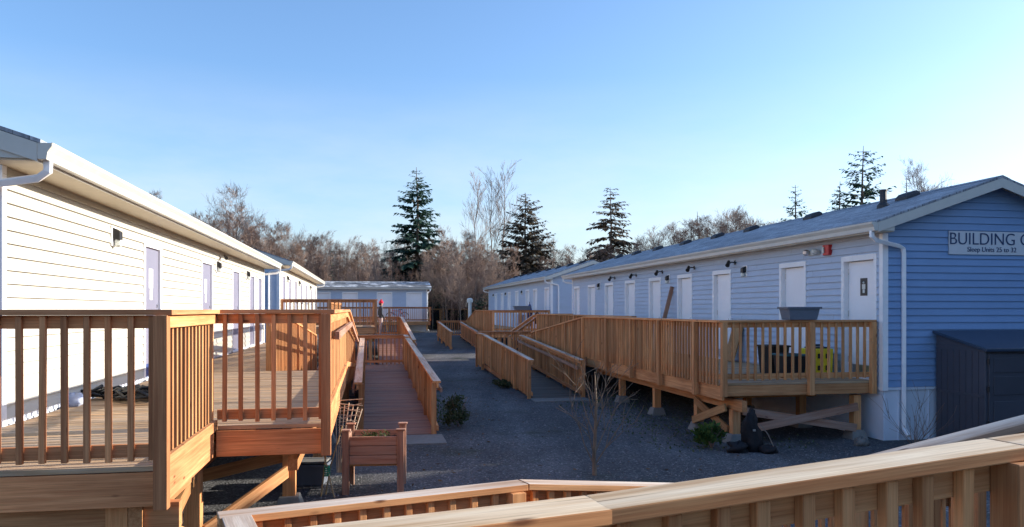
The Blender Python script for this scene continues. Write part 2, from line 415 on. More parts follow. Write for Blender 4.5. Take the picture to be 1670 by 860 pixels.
def siding(mb, x0, x1, z0, z1, openings=(), h=0.125, y=0.0, lim=None, lip=0.024):
    """lap siding on the plane y=const; openings (xa, xb, za, zb); lim(z)->(xmin,xmax)"""
    zs = z0; sr = random.Random(int(z0 * 100 + x1 * 10))
    while zs < z1 - 0.01:
        ze = min(zs + h, z1)
        cuts = sorted({zs, ze} | {q for o in openings for q in (o[2], o[3]) if zs + 1e-4 < q < ze - 1e-4})
        for a, c in zip(cuts[:-1], cuts[1:]):
            mid = (a + c) / 2
            spans = [(x0, x1)]
            if not lim:
                spans = []; q0 = x0; q1 = x0 + sr.uniform(.6, 3.6)
                while q1 < x1 - .4:
                    spans.append((q0, q1 - .002)); q0 = q1 + .002; q1 += 3.66
                spans.append((q0, x1))
            for o in openings:
                if o[2] < mid < o[3]:
                    spans = [q for sp in spans for q in ((sp[0], min(sp[1], o[0])), (max(sp[0], o[1]), sp[1])) if q[1] - q[0] > 0.005]
            fa = lip - (lip - .002) * (a - zs) / h; fc = lip - (lip - .002) * (c - zs) / h
            for (p, q) in spans:
                la, lc = (lim(a), lim(c)) if lim else ((p, q), (p, q))
                pa, qa = max(p, la[0]), min(q, la[1]); pc, qc = max(p, lc[0]), min(q, lc[1])
                if qa - pa < 0.01: continue
                if qc - pc < 0: pc = qc = (pc + qc) / 2
                mb.add([(pa, y + fa, a), (qa, y + fa, a), (qc, y + fc, c), (pc, y + fc, c), (pa, y, a), (qa, y, a)],
                       [(1, 0, 3, 2), (0, 1, 5, 4)], None, 0.5 + 0.15 * math.sin(zs * 37))
        zs = ze

def building(F, L, label, wall_m, gable_m, doors, door_m, roof_m=None, W=4.2, zs=0.93, zf=3.6, ridge=4.58, zd=1.05, ztop=3.22, eave=0.32,
             rake=0.3, vents=(), pipes=(), down=0.36, base=0.0, group=None, notice=(), plaque=(), gutter_h=0.15, shed_side=True, lip=0.030, hinges=(), rec=0.10):
    O = F[0]
    r = thing('modular_building', O, label, 'building', group)
    ops = [(a, c, zd, ztop) for a, c in doors]
    zt = zf
    mb = MB(F); siding(mb, 0, L, zs, zt, ops, lip=lip); mb.build('wall', wall_m, r)
    FG = (O, F[2], (-F[1][0], -F[1][1]))            # gable at the near end: x = facade outward, y = out of the gable
    pit = (ridge - zf - 0.16) / (W / 2 + eave)
    def lim(z):
        k = max(0, (z - (zf + 0.16) + 0.045) / pit - eave)
        return (-W + k, -k)
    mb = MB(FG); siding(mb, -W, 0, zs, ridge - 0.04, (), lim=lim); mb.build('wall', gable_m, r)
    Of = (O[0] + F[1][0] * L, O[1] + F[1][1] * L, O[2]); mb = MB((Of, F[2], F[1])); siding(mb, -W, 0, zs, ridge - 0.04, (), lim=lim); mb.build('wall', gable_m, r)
    Ob = (O[0] - F[2][0] * W, O[1] - F[2][1] * W, O[2]); mb = MB((Ob, F[1], (-F[2][0], -F[2][1]))); siding(mb, 0, L, zs, zt); mb.build('wall', wall_m, r)
    # inner lining behind door openings so nothing shows through
    mb = MB(F); mb.box(0.05, L - 0.05, -W + 0.05, -0.16, zs, zf); mb.build('inner_wall', M['dark_metal'], r)
    # skirting
    mb = MB(F); g = base
    mb.box(0.02, L - 0.02, -0.05, -0.02, g, zs - 0.004); mb.box(0.02, 0.05, -W + 0.05, -0.05, g, zs - 0.004)
    mb.box(L - 0.05, L - 0.02, -W + 0.05, -0.05, g, zs - 0.004)
    k = 0.3
    while k < W - 0.1:
        mb.box(0.004, 0.02, -k - 0.02, -k, g, zs - 0.03); k += 0.6
    mb.box(0.0, L, -0.02, 0.016, zs - 0.05, zs - 0.005, 0.9); mb.box(-0.016, 0.0, -W, 0.016, zs - 0.05, zs - 0.005, 0.9)
    mb.build('skirting', M['skirt'], r)
    # corner boards
    for x0 in (-0.028, L - 0.064):
        mb = MB(F); mb.box(x0, x0 + 0.092, 0.0, 0.030, zs - 0.06, zf - 0.002)
        if x0 < 0: mb.box(-0.030, 0.0, -0.075, -0.0005, zs - 0.06, zf)
        else: mb.box(L, L + 0.03, -0.075, -0.0005, zs - 0.06, zf)
        mb.build('corner_trim', M['trim'], r)
        mb = MB(F); mb.box(x0, x0 + 0.092, -W - 0.030, -W, zs - 0.06, zf - 0.002); mb.build('corner_trim', M['trim'], r)
    # roof slabs
    y0, y1 = eave, -W / 2; za, zb = zf + 0.16, ridge; th = 0.035
    x0, x1 = -rake - 0.02, L + rake + 0.02
    mb = MB(F)
    sl = math.hypot(y0 - y1, zb - za)
    for sgn in (1, -1):
        ya = y0 + 0.03 if sgn == 1 else -W - eave - 0.03
        dz = -0.03 * pit
        P = [(x0, ya, za + dz), (x1, ya, za + dz), (x1, y1, zb), (x0, y1, zb)]
        P += [(p[0], p[1], p[2] + th) for p in P]
        G = [(x0, 0, 0), (x1, 0, 0), (x1, sl, 0), (x0, sl, 0)] * 2
        f = MB.HEX if sgn == 1 else MB.HEX
        mb.add(P, [q[::-1] for q in f] if sgn == 1 else f, G, 0.5)
    rf = mb.build('roof', roof_m or M['roof'], r)
    mb = MB(F)
    k = x0
    while k < x1 - 0.1:
        q = min(k + 0.3, x1)
        P = [(k, y1 + 0.16, zb - 0.16 * pit + th + .006), (q, y1 + 0.16, zb - 0.16 * pit + th + .006), (q, y1, zb + th + 0.012), (k, y1, zb + th + 0.012),
             (q, y1 - 0.16, zb - 0.16 * pit + th + .006), (k, y1 - 0.16, zb - 0.16 * pit + th + .006)]
        mb.add(P, [(1, 0, 3, 2), (2, 3, 5, 4)], [(p[0], p[1] + 40, 0) for p in P]); k = q
    mb.build('ridge_cap', M['roof'], rf)
    # soffit, fascia and gutter
    mb = MB(F)
    mb.box(-rake + 0.02, L + rake - 0.02, 0.004, eave - 0.02, zf, zf + 0.015); mb.box(-rake + 0.02, L + rake - 0.02, -W - eave + 0.02, -W - 0.004, zf, zf + 0.015)
    for (xa, xb) in ((-rake + 0.03, -0.002), (L + 0.002, L + rake - 0.03)):
        for sgn in (1, -1):
            yy = eave if sgn == 1 else -W - eave
            P = [(xa, yy, za - 0.05), (xb, yy, za - 0.05), (xb, y1, zb - 0.05), (xa, y1, zb - 0.05)]
            P += [(p[0], p[1], p[2] + 0.012) for p in P]
            mb.add(P, MB.HEX)
    mb.build('soffit', M['soffit'], r)
    mb = MB(F)
    mb.box(-rake, L + rake, eave - 0.018, eave, zf - 0.01, za + 0.0); mb.box(-rake, L + rake, -W - eave, -W - eave + 0.018, zf - 0.01, za)
    for xx in (-rake - 0.018, L + rake):
        for sgn in (1, -1):
            yy = eave if sgn == 1 else -W - eave
            P = [(xx, yy, za - 0.17), (xx + 0.018, yy, za - 0.17), (xx + 0.018, y1, zb - 0.17), (xx, y1, zb - 0.17),
                 (xx, yy, za - 0.005), (xx + 0.018, yy, za - 0.005), (xx + 0.018, y1, zb - 0.003), (xx, y1, zb - 0.003)]
            mb.add(P, MB.HEX)
    mb.build('fascia', M['gutter'], r)
    for xx in (-rake + 0.003, L + rake - 0.021):
        for sgn in (1, -1):
            f_ = (lambda q: q) if sgn == 1 else (lambda q: -W - q)
            pl_ = [(f_(0.0), zf + .017), (f_(eave - .021), zf + .017), (f_(eave - .021), za - .053 + .021 * pit), (f_(0.0), za - .053 + eave * pit)]
            mb = MB(F); mb.prism(pl_, xx, xx + 0.018); mb.build('eave_return', M['gutter'], r)
    mb = MB(F); gz = zf + 0.01; gh = gutter_h
    prof = [(eave + 0.002, gz), (eave + 0.075, gz), (eave + 0.085, gz + gh * .45), (eave + 0.12, gz + gh * .8), (eave + 0.125, gz + gh),
            (eave + 0.112, gz + gh), (eave + 0.105, gz + gh * .82), (eave + 0.07, gz + gh * .5), (eave + 0.062, gz + 0.012), (eave + 0.002, gz + 0.012)]
    mb.prism(prof, -rake - 0.01, L + rake + 0.01, 0.9)
    solid = [(eave + 0.002, gz + .002), (eave + 0.074, gz + .002), (eave + 0.084, gz + gh * .45), (eave + 0.119, gz + gh * .8), (eave + 0.12, gz + gh * .97), (eave + 0.002, gz + gh * .97)]
    mb.prism(solid, -rake - 0.014, -rake - 0.002, 0.9); mb.prism(solid, L + rake + 0.002, L + rake + 0.014, 0.9)
    mb.build('gutter', M['gutter'], r)
    # downspout: out of the gutter end, back to the gable, down to the ground
    for end in ((-1, 1) if shed_side else (-1,)):
        mb = MB(F)
        xe = -rake + 0.09 if end == -1 else L + rake - 0.09; xw = -0.055 if end == -1 else L + 0.055
        yo = eave + 0.05
        pts = [(xe, yo, gz + 0.01), (xe, yo, gz - 0.09), (xe + (xw - xe) * .15, yo - 0.09, gz - 0.15), (xw - (xw - xe) * .1, -down + 0.10, gz - 0.23),
               (xw, -down + 0.015, gz - 0.27), (xw, -down, gz - 0.36), (xw, -down, base + 0.22), (xw - 0.12 * (1 if end == -1 else -1), -down, base + 0.10)]
        mb.tube(pts, 0.046, 4, 0.9); mb.build('downspout', M['trim'], r, bevel=0.008)
    # doors
    for i, (a, c) in enumerate(doors):
        mb = MB(F); q = 0.05
        mb.box(a + 0.055, c - 0.055, -0.015 - rec, 0.025 - rec, zd + 0.012, ztop - 0.06)
        dr = mb.build('door', door_m, r)
        mb = MB(F)
        mb.box(a - 0.03, a + 0.05, -0.12, 0.03, zd, ztop + 0.045); mb.box(c - 0.05, c + 0.03, -0.12, 0.03, zd, ztop + 0.045)
        mb.box(a + 0.05, c - 0.05, -0.12, 0.034, ztop - 0.05, ztop + 0.048); mb.box(a + 0.05, c - 0.05, -0.12, 0.04, zd - 0.03, zd + 0.008)
        mb.build('door_frame', M['trim'], r)
        dy = 0.10 - rec; FD_ = ((F[0][0] + F[2][0] * dy, F[0][1] + F[2][1] * dy, F[0][2]), F[1], F[2])
        mb = MB(FD_); hx = a + 0.13 if F[2] == NM else c - 0.13
        mb.lathe((hx, -0.03, zd + 0.98), [(0.0, -0.045), (0.045, -0.03), (0.05, 0), (0.045, 0.03), (0.0, 0.045)], 8)
        mb.box(hx - 0.025, hx + 0.025, -0.0755, -0.04, zd + 0.955, zd + 1.005); mb.box(hx - 0.02, hx + 0.02, -0.0752, -0.055, zd + 1.08, zd + 1.13)
        mb.build('handle', M['steel'], dr)
        if i in hinges:
            mb = MB(FD_); hx = c - .053 if F[2] == NM else a + .053
            for hz in (.25, 1.1, 1.88): mb.tube([(hx, -.068, zd + hz), (hx, -.068, zd + hz + .11)], .010, 6)
            mb.build('hinge', M['steel'], dr)
            mb = MB(FD_); mb.box(a + .07, c - .07, -.0748, -.0725, zd + .02, zd + .22); mb.build('kick_plate', M['blue'] if F[2] != NM else M['steel'], dr)
        if i in notice:
            mb = MB(FD_); m_ = (a + c) / 2
            mb.box(m_ - 0.11, m_ + 0.11, -0.0748, -0.072, zd + 1.38, zd + 1.68); mb.box(m_ - 0.06, m_ + 0.08, -0.0748, -0.072, zd + 1.2, zd + 1.36)
            mb.build('notice', M['paper'], dr)
        if i in plaque:
            mb = MB(FD_); m_ = (a + c) / 2 - 0.02
            mb.box(m_ - 0.10, m_ + 0.10, -0.0748, -0.070, zd + 1.48, zd + 1.80); mb.build('plaque', M['dark_metal'], dr)
            mb = MB(FD_)
            mb.lathe((m_, -0.0697, zd + 1.72), [(0.0, -0.022), (0.02, -0.01), (0.02, 0.01), (0, 0.022)], 8)
            mb.box(m_ - 0.045, m_ + 0.045, -0.07, -0.068, zd + 1.60, zd + 1.69); mb.box(m_ - 0.03, m_ + 0.03, -0.07, -0.068, zd + 1.53, zd + 1.595)
            mb.build('pictogram', M['pale_plastic'], dr)
    for (x, yy) in vents:
        z = zb - abs(yy - y1) * pit + th
        mb = MB(F)
        P = []
        for (hx, hy, dz) in ((0.17, 0.15, -0.01), (0.17, 0.15, 0.055), (0.13, 0.10, 0.11)):
            for (i, j) in ((-1, -1), (1, -1), (1, 1), (-1, 1)):
                P.append((x + i * hx, yy + j * hy, z - j * hy * pit + dz))
        fs = [(3, 2, 1, 0), (8, 9, 10, 11)]
        for k in (0, 4):
            for j in range(4): fs.append((k + j, k + (j + 1) % 4, k + 4 + (j + 1) % 4, k + 4 + j))
        mb.add(P, fs); mb.build('roof_vent', M['vent'], r)
    for (x, yy, hh) in pipes:
        z = zb - abs(yy - y1) * pit
        mb = MB(F); mb.lathe((x, yy, z), [(0.13, -0.03), (0.12, 0.06), (0.07, 0.12), (0.065, hh), (0.08, hh), (0.08, hh + 0.03), (0.0, hh + 0.03)], 10)
        mb.build('vent_pipe', M['vent'], r)
    return r

doorsA = [(4.52, 5.46), (8.55, 9.6), (12.1, 13.15), (14.85, 15.85), (16.55, 17.4)]
doorsC = [(0.17, 1.13), (2.38, 3.34), (5.66, 6.62), (7.96, 8.92), (10.25, 11.2), (12.55, 13.5), (14.85, 15.8), (17.1, 18.05), (19.35, 20.2)]
bA = building(FA, 18.0, 'long cream lap-sided building in full sun on the left with grey doors', M['white_siding'], M['grey_siding'], doorsA, M['door_grey'],
              zs=1.27, eave=0.43, rake=0.3, zd=1.23, ztop=3.28, lip=0.031, rec=0.035, hinges=(0, 1), notice=(0, 1), vents=[(13, -2.4), (17, -1.8)], down=0.33)
bB = building(FB, 21.5, 'sunlit cream building standing behind the left-hand long building', M['white_siding'], M['grey_siding'],
              [(1.1, 2.1), (3.4, 4.4), (6.2, 7.2), (9.3, 10.3), (12.5, 13.5), (16, 17), (19.5, 20.4)], M['door_grey'], zs=1.2, rec=0.035, eave=0.43, zd=1.27, ztop=3.28,
              vents=[(2.5, -1.6), (8, -1.6), (13, -1.6)], base=-0.25, zf=3.58)
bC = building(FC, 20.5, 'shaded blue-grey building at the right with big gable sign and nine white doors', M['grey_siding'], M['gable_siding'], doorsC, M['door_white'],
              vents=[(1.6, -1.72), (4.9, -1.72), (7.9, -1.72), (10.0, -1.72), (12.4, -1.72), (14.9, -1.72), (17.2, -1.72), (19.4, -1.72)],
              pipes=[(1.55, -1.15, 0.34)], plaque=(0,), hinges=(0, 1, 2))
bD = building(FD, 20.0, 'pale blue building seen beyond the far end of the right-hand building', M['grey_siding'], M['grey_siding'],
              [(0.4, 1.4), (3.2, 4.2), (5.2, 6.2), (8.4, 9.4), (11, 12), (13.6, 14.6), (16.2, 17.2)], M['door_white'],
              vents=[(x, -1.75) for x in (0.6, 3, 5.6, 8, 10.8, 13.5, 16, 18.6)], base=0.0)
bE = building(FE, 19.0, 'low blue-grey building facing us at the end of the yard under a frosty roof', M['grey_siding'], M['grey_siding'],
              [(0.4, 1.55), (2.65, 3.75), (5.2, 6.3), (7.2, 8.3)], M['door_white'], zs=0.9, zf=3.45, ridge=4.08, zd=1.05, ztop=3.2, base=0.2, shed_side=False, roof_m=M['roof_frost'])

# ------------------------------------------------------------------ decks, ramps, railings
def floor_boards(mb, x0, x1, y0, y1, z0, z1=None, wd=0.14, th=0.035, along='x'):
    """boards laid across the x direction, floor height runs z0 -> z1 along x"""
    z1 = z0 if z1 is None else z1
    k = x0
    while k < x1 - 0.02:
        q = min(k + wd, x1)
        za = z0 + (z1 - z0) * (k - x0) / (x1 - x0); zc = z0 + (z1 - z0) * (q - x0) / (x1 - x0)
        jit = rnd.uniform(-.0015, .0015)
        ya, yb = y0 + rnd.uniform(-.006, .006), y1 + rnd.uniform(-.006, .006)
        a, c = k + 0.003, q - 0.003
        P = [(a, ya, za - th), (c, ya, zc - th), (c, yb, zc - th), (a, yb, za - th), (a, ya, za + jit), (c, ya, zc + jit), (c, yb, zc + jit), (a, yb, za + jit)]
        mb.add(P, MB.HEX, [(p[1], p[0], p[2]) for p in P]); k = q

def railing(root, F, p0, p1, out, H=1.07, posts=(), post_drop=0.28, wm='cedar', cm='cap', pick_bottom=0.05, spacing=0.135, cap_w=0.14, bev=0.0,
            ext=(0, 0), hand=None, low=0.11, picks=True, pk=0.038, rim=None):
    """p0,p1: local points with the floor height; out: +1/-1 side (left of travel is +1) on which the balusters are fixed"""
    p0 = Vector(p0); p1 = Vector(p1); a = p1 - p0; Lh = math.hypot(a.x, a.y); d = Vector((a.x / Lh, a.y / Lh, 0)); s = a.z / Lh
    o = Vector((-d.y, d.x, 0)) * out
    def at(l, z, lat=0): return p0 + d * l + Vector((0, 0, s * l + z)) + o * lat
    mb = MB(F); mb.beam(at(-ext[0], H - 0.019, 0.012), at(Lh + ext[1], H - 0.019, 0.012), cap_w, 0.038, True); mb.m = [1 if i % 6 == 4 else 0 for i in range(len(mb.f))]; mb.build('top_rail', [M[wm], M[cm]], root, bev)
    for zz in (H - 0.084, low):
        mb = MB(F); mb.beam(at(0, zz, 0), at(Lh, zz, 0), 0.038, 0.089, True); mb.build('side_rail', M[wm], root, bev)
    if picks:
        mb = MB(F); n = max(1, int(round(Lh / spacing)))
        for i in range(n):
            l = (i + 0.5) * Lh / n
            if any(abs(l - q) < 0.05 for q in posts): continue
            j = rnd.uniform(-.004, .004)
            mb.beam(at(l + j, pick_bottom + rnd.uniform(-.01, .01), 0.038), at(l + j + rnd.uniform(-.006, .006), H - 0.045, 0.038), pk, 0.036, up=tuple(o))
        mb.build('balusters', M[wm], root, bev)
    for q in posts:
        mb = MB(F); l = q
        mb.beam(at(l, -post_drop, 0.02 + 0.0445), at(l, H - 0.04, 0.02 + 0.0445), 0.089, 0.089, up=tuple(o)); mb.build('post', M[wm], root, bev)
    if hand:
        mb = MB(F); mb.beam(at(0.1, hand, -0.075), at(Lh - 0.05, hand, -0.075), 0.038, 0.075, True)
        k = 0.4
        while k < Lh:
            mb.beam(at(k, hand - 0.03, -0.02), at(k, hand - 0.03, -0.06), 0.03, 0.03); k += 1.6
        mb.build('handrail', M['planter'], root)
    if rim:
        mb = MB(F); mb.beam(at(0, -0.04 - rim / 2, 0.0), at(Lh, -0.04 - rim / 2, 0.0), 0.04, rim, True); mb.build('rim_board', M[wm], root, bev)

def support(root, F, x, y, zt, zb=0.0, w_=0.14, block=True, m='cedar'):
    mb = MB(F); mb.box(x - w_ / 2, x + w_ / 2, y - w_ / 2, y + w_ / 2, zb + (0.16 if block else -0.05), zt); mb.build('support_post', M[m], root)
    if block:
        mb = MB(F); mb.frustum(x, y, zb - 0.03, zb + 0.16, 0.17, 0.17, 0.11, 0.11); mb.build('pier_block', M['concrete'], root, 0.01)

def brace(root, F, p, q, wd=0.038, ht=0.135, m='raw'):
    mb = MB(F); mb.beam(p, q, wd, ht); mb.build('cross_brace', M[m], root)

ZA, ZC = 1.21, 1.03
# --- deck along building A
dA = thing('raised_deck', off(OA, 1, 1.5, 0), 'tall sunlit cedar deck at the left whose railing steps outward beside the cream building', 'deck')
mb = MB(FA)
floor_boards(mb, -2.14, -0.33, -1.6, 1.90, ZA)
floor_boards(mb, -0.33, 6.1, 0.05, 2.92, ZA)
floor_boards(mb, 6.1, 18.0, 0.05, 1.62, ZA)
mb.build('deck_floor', M['deck'], dA)
mb = MB(FA)
for a, c in (((-2.12, -1.6, ZA - .16), (-2.12, 1.93, ZA - .16)), ((-2.12, 1.90, ZA - .16), (-0.36, 1.90, ZA - .16)), ((-0.34, 1.94, ZA - .16), (-0.34, 2.93, ZA - .16)),
             ((-0.34, 2.90, ZA - .16), (6.1, 2.90, ZA - .16)), ((6.1, 1.60, ZA - .16), (18, 1.60, ZA - .16))):
    mb.beam(a, c, 0.04, 0.235)
mb.build('rim_board', M['cedar_red'], dA, 0.004)
B_ = 0.003
railing(dA, FA, (-2.14, -1.6, ZA), (-2.14, 1.93, ZA), 1, posts=(1.6, 3.53,), wm='cedar_red', bev=B_, ext=(0, 0.07))
railing(dA, FA, (-2.12, 1.93, ZA), (-0.34, 1.93, ZA), -1, posts=(1.76,), bev=B_, pick_bottom=-0.05, spacing=0.128, low=0.012)
railing(dA, FA, (-0.36, 1.95, ZA), (-0.36, 2.94, ZA), 1, posts=(0.97,), wm='cedar_red', bev=B_, ext=(0, 0.06))
railing(dA, FA, (-0.34, 2.94, ZA), (6.1, 2.94, ZA), -1, posts=(1.9, 3.8, 6.0), bev=B_, pick_bottom=-0.2, hand=0.82)
railing(dA, FA, (6.2, 1.66, ZA), (18, 1.66, ZA), -1, posts=(0.05, 2, 4, 6, 8, 10, 11.7))
railing(dA, FA, (6.15, 0.1, ZA), (6.15, 0.0001, ZA), 1, picks=False) if False else None
for (x, y) in ((-1.98, 1.6), (-1.98, 0.2), (-0.25, 1.72), (-0.25, 0.4), (1.35, 2.42), (3.6, 2.6), (5.8, 2.6), (1.4, 0.9), (3.6, 0.9), (8, 1.4), (10.5, 1.4), (13, 1.4), (15.5, 1.4)):
    support(dA, FA, x, y, ZA - 0.28)
mb = MB(FA); mb.beam((-2.05, 1.72, ZA - .37), (5.9, 1.72, ZA - .37), 0.09, 0.18); mb.beam((-0.2, 2.6, ZA - .37), (5.9, 2.6, ZA - .37), 0.09, 0.18); mb.beam((-1.98, -1.5, ZA - .37), (-1.98, 2.0, ZA - .37), 0.09, 0.18)
mb.build('floor_beam', M['cedar'], dA)
brace(dA, FA, (-1.9, 1.85, 0.72), (-0.35, 1.80, 0.15)); brace(dA, FA, (-1.9, 1.68, 0.25), (-0.3, 1.75, 0.80))
brace(dA, FA, (-0.25, 0.5, 0.25), (-0.25, 1.7, 0.72)); brace(dA, FA, (1.35, 0.95, 0.3), (1.35, 2.42, 0.62), m='cedar'); brace(dA, FA, (-1.98, 0.3, .3), (-1.98, 1.6, .75), m='cedar')
brace(dA, FA, (-.2, 1.8, .20), (1.28, 2.40, .44), m='cedar'); brace(dA, FA, (-1.98, 1.86, .90), (-1.98, 1.50, .62), ht=.16)
# --- ramp of building A: upper run down to the landing, lower run back towards us
rA = thing('wheelchair_ramp', off(OA, 10, 3, 0), 'left switchback ramp with reddish boards running down to the pad by the planter', 'ramp')
ZL = 0.43
mb = MB(FA); floor_boards(mb, 6.1, 16.6, 1.72, 2.90, ZA, ZL); mb.build('upper_floor', M['ramp'], rA)
mb = MB(FA); floor_boards(mb, 6.15, 16.6, 3.16, 4.50, 0.04, ZL); mb.build('lower_floor', M['ramp'], rA)
mb = MB(FA); floor_boards(mb, 16.6, 18.4, 1.72, 4.52, ZL); mb.build('landing_floor', M['ramp'], rA)
railing(rA, FA, (6.1, 2.94, ZA), (16.6, 2.94, ZL), -1, posts=(2, 4, 6, 8, 10.3), pick_bottom=-0.2, hand=0.82)
railing(rA, FA, (6.1, 1.68, ZA), (16.6, 1.68, ZL), 1, posts=(2, 4, 6, 8, 10), hand=0.82, pick_bottom=-0.1)
railing(rA, FA, (6.1, 3.12, 0.03), (16.6, 3.12, ZL), 1, posts=(0.1, 2, 4, 6, 8, 10), hand=0.80, H=0.96, post_drop=0.1)
railing(rA, FA, (6.1, 4.54, 0.03), (16.6, 4.54, ZL), -1, posts=(0.08, 2, 4, 6, 8, 10), hand=0.78, H=0.96, post_drop=0.1, pick_bottom=0.0)
railing(rA, FA, (16.6, 4.54, ZL), (18.4, 4.54, ZL), -1, posts=(0.1,), H=1.0)
railing(rA, FA, (18.4, 1.7, ZL), (18.4, 4.54, ZL), -1, posts=(0.1, 1.4, 2.8), H=1.0, pick_bottom=-0.1, wm='cedar_red')
mb = MB(FA)
for y in (1.74, 2.88): mb.beam((6.1, y, ZA - .17), (16.6, y, ZL - .17), 0.04, 0.2, True)
for y in (3.18, 4.48): mb.beam((8.5, y, 0.03), (18.4, y, ZL - .12), 0.04, 0.14, True)
mb.beam((18.38, 1.74, ZL - .15), (18.38, 4.5, ZL - .15), 0.04, 0.2)
mb.build('stringer', M['cedar_red'], rA)
for x in (8, 10.5, 13): support(rA, FA, x, 2.8, ZA - (x - 6.1) / 10.5 * (ZA - ZL) - 0.28)
# --- deck along building C
dC = thing('raised_deck', off(OC, 2, -1.5, 0), 'shaded red-brown cedar deck at the right, against the building with the gable sign', 'deck')
mb = MB(FC)
floor_boards(mb, 0.2, 8.28, 0.04, 2.90, ZC); floor_boards(mb, 8.28, 20.5, 0.04, 1.52, ZC)
mb.build('deck_floor', M['deck'], dC)
mb = MB(FC)
mb.beam((0.22, 0.03, ZC - .13), (0.22, 2.92, ZC - .13), 0.04, 0.18); mb.beam((0.2, 2.88, ZC - .17), (8.28, 2.88, ZC - .17), 0.04, 0.235); mb.beam((8.28, 1.5, ZC - .17), (20.5, 1.5, ZC - .17), 0.04, 0.235)
mb.build('rim_board', M['cedar'], dC)
railing(dC, FC, (0.2, 0.04, ZC), (0.2, 2.93, ZC), 1, posts=(0.06, 1.25, 2.86), post_drop=0.22, wm='cedar', ext=(0, 0.06))
railing(dC, FC, (0.2, 2.92, ZC), (8.28, 2.92, ZC), 1, posts=(0.9, 2.6, 4.3, 6.1, 8.2), pick_bottom=-0.05, spacing=0.13)
railing(dC, FC, (8.28, 1.56, ZC), (20.4, 1.56, ZC), 1, posts=(0.1, 2, 4, 6, 8, 10, 12))
railing(dC, FC, (20.4, 0.04, ZC), (20.4, 1.56, ZC), -1, posts=(1.5,))
mb = MB(FC); mb.beam((-0.05, 2.62, ZC - .37), (8.2, 2.62, ZC - .37), 0.09, 0.18); mb.beam((1.75, 0.2, ZC - .36), (1.75, 2.5, ZC - .36), 0.09, 0.16); mb.build('floor_beam', M['cedar'], dC)
for (x, y) in ((0.3, 2.62), (1.75, 2.62), (3.9, 2.62), (6.2, 2.62), (0.35, 0.3), (3.9, 0.5), (1.75, 0.5)): support(dC, FC, x, y, ZC - (0.46 if y > 2 else 0.26))
brace(dC, FC, (0.36, 2.72, 0.22), (1.7, 2.72, 0.58)); brace(dC, FC, (0.36, 2.76, 0.60), (1.7, 2.76, 0.2))
brace(dC, FC, (0.25, 0.35, 0.2), (0.25, 2.5, 0.55), m='planter'); brace(dC, FC, (0.21, 0.35, 0.58), (0.21, 2.5, 0.22), m='planter')
# --- ramp of building C
rC = thing('wheelchair_ramp', off(OC, 11, -3.5, 0), 'right-hand switchback ramp dropping from the shaded deck to the gravel behind the bare sapling', 'ramp')
ZL = 0.40
mb = MB(FC); floor_boards(mb, 8.28, 15.2, 1.62, 2.88, ZC, ZL); mb.build('upper_floor', M['ramp_grey'], rC)
mb = MB(FC); floor_boards(mb, 7.2, 15.2, 3.42, 4.64, 0.03, ZL); mb.build('lower_floor', M['ramp_grey'], rC)
mb = MB(FC); floor_boards(mb, 15.2, 16.9, 1.62, 4.66, ZL); mb.build('landing_floor', M['ramp_grey'], rC)
railing(rC, FC, (8.28, 2.92, ZC), (15.2, 2.92, ZL), 1, posts=(2, 4, 6), pick_bottom=-0.1)
railing(rC, FC, (8.28, 1.58, ZC), (15.2, 1.58, ZL), -1, posts=(2, 4, 6.8))
railing(rC, FC, (7.2, 3.38, 0.02), (15.2, 3.38, ZL), -1, posts=(0.06, 2, 4, 6, 7.9), H=0.96, post_drop=0.05, hand=0.74)
railing(rC, FC, (7.2, 4.68, 0.02), (15.2, 4.68, ZL), 1, posts=(0.06, 2, 4, 6, 7.9), H=0.98, post_drop=0.05, pick_bottom=-0.0, spacing=0.12)
railing(rC, FC, (15.2, 4.68, ZL), (16.9, 4.68, ZL), 1, posts=(0.1, 1.6), H=1.0, pick_bottom=-0.2)
railing(rC, FC, (16.9, 1.6, ZL), (16.9, 4.68, ZL), 1, posts=(0.1, 1.5, 3.0), H=1.05, wm='cedar_red', pick_bottom=-0.2)
mb = MB(FC)
for y in (1.64, 2.86): mb.beam((8.28, y, ZC - .17), (15.2, y, ZL - .17), 0.04, 0.2, True)
for y in (3.44, 4.62): mb.beam((9.5, y, 0.03), (16.9, y, ZL - .12), 0.04, 0.14, True)
mb.build('stringer', M['cedar_red'], rC)
# --- deck and ramp of building B
ZB = 1.26
dB = thing('raised_deck', off(OB, 2, 1.8, 0), 'higher cedar deck in front of the second cream building behind the left ramp', 'deck')
mb = MB(FB); floor_boards(mb, 0.4, 6.5, 0.04, 3.58, ZB, wd=.2); floor_boards(mb, 6.5, 21.5, 0.04, 1.6, ZB, wd=.3); mb.build('deck_floor', M['deck'], dB)
mb = MB(FB); mb.beam((0.4, 0.03, ZB - .17), (0.4, 3.6, ZB - .17), 0.04, 0.235); mb.beam((0.4, 3.58, ZB - .17), (6.5, 3.58, ZB - .17), 0.04, 0.235); mb.build('rim_board', M['cedar_red'], dB)
railing(dB, FB, (0.38, 0.04, ZB), (0.38, 3.62, ZB), 1, posts=(0.05, 1.8, 3.57), wm='cedar_red', spacing=0.14)
railing(dB, FB, (0.4, 3.62, ZB), (6.5, 3.62, ZB), -1, posts=(2, 4, 6.4), pick_bottom=-0.1)
railing(dB, FB, (6.5, 1.6, ZB), (21, 1.6, ZB), -1, posts=(0.1, 3, 6, 9, 12))
for (x, y) in ((0.5, 0.4), (0.5, 3.4), (3, 3.4), (6.2, 3.4)): support(dB, FB, x, y, ZB - 0.28, -0.3)
rB = thing('wheelchair_ramp', off(OB, 6, 4.5, -.2), 'far left ramp with the person in the red hat standing on it', 'ramp')
zb0, zb1 = -0.2, 0.55
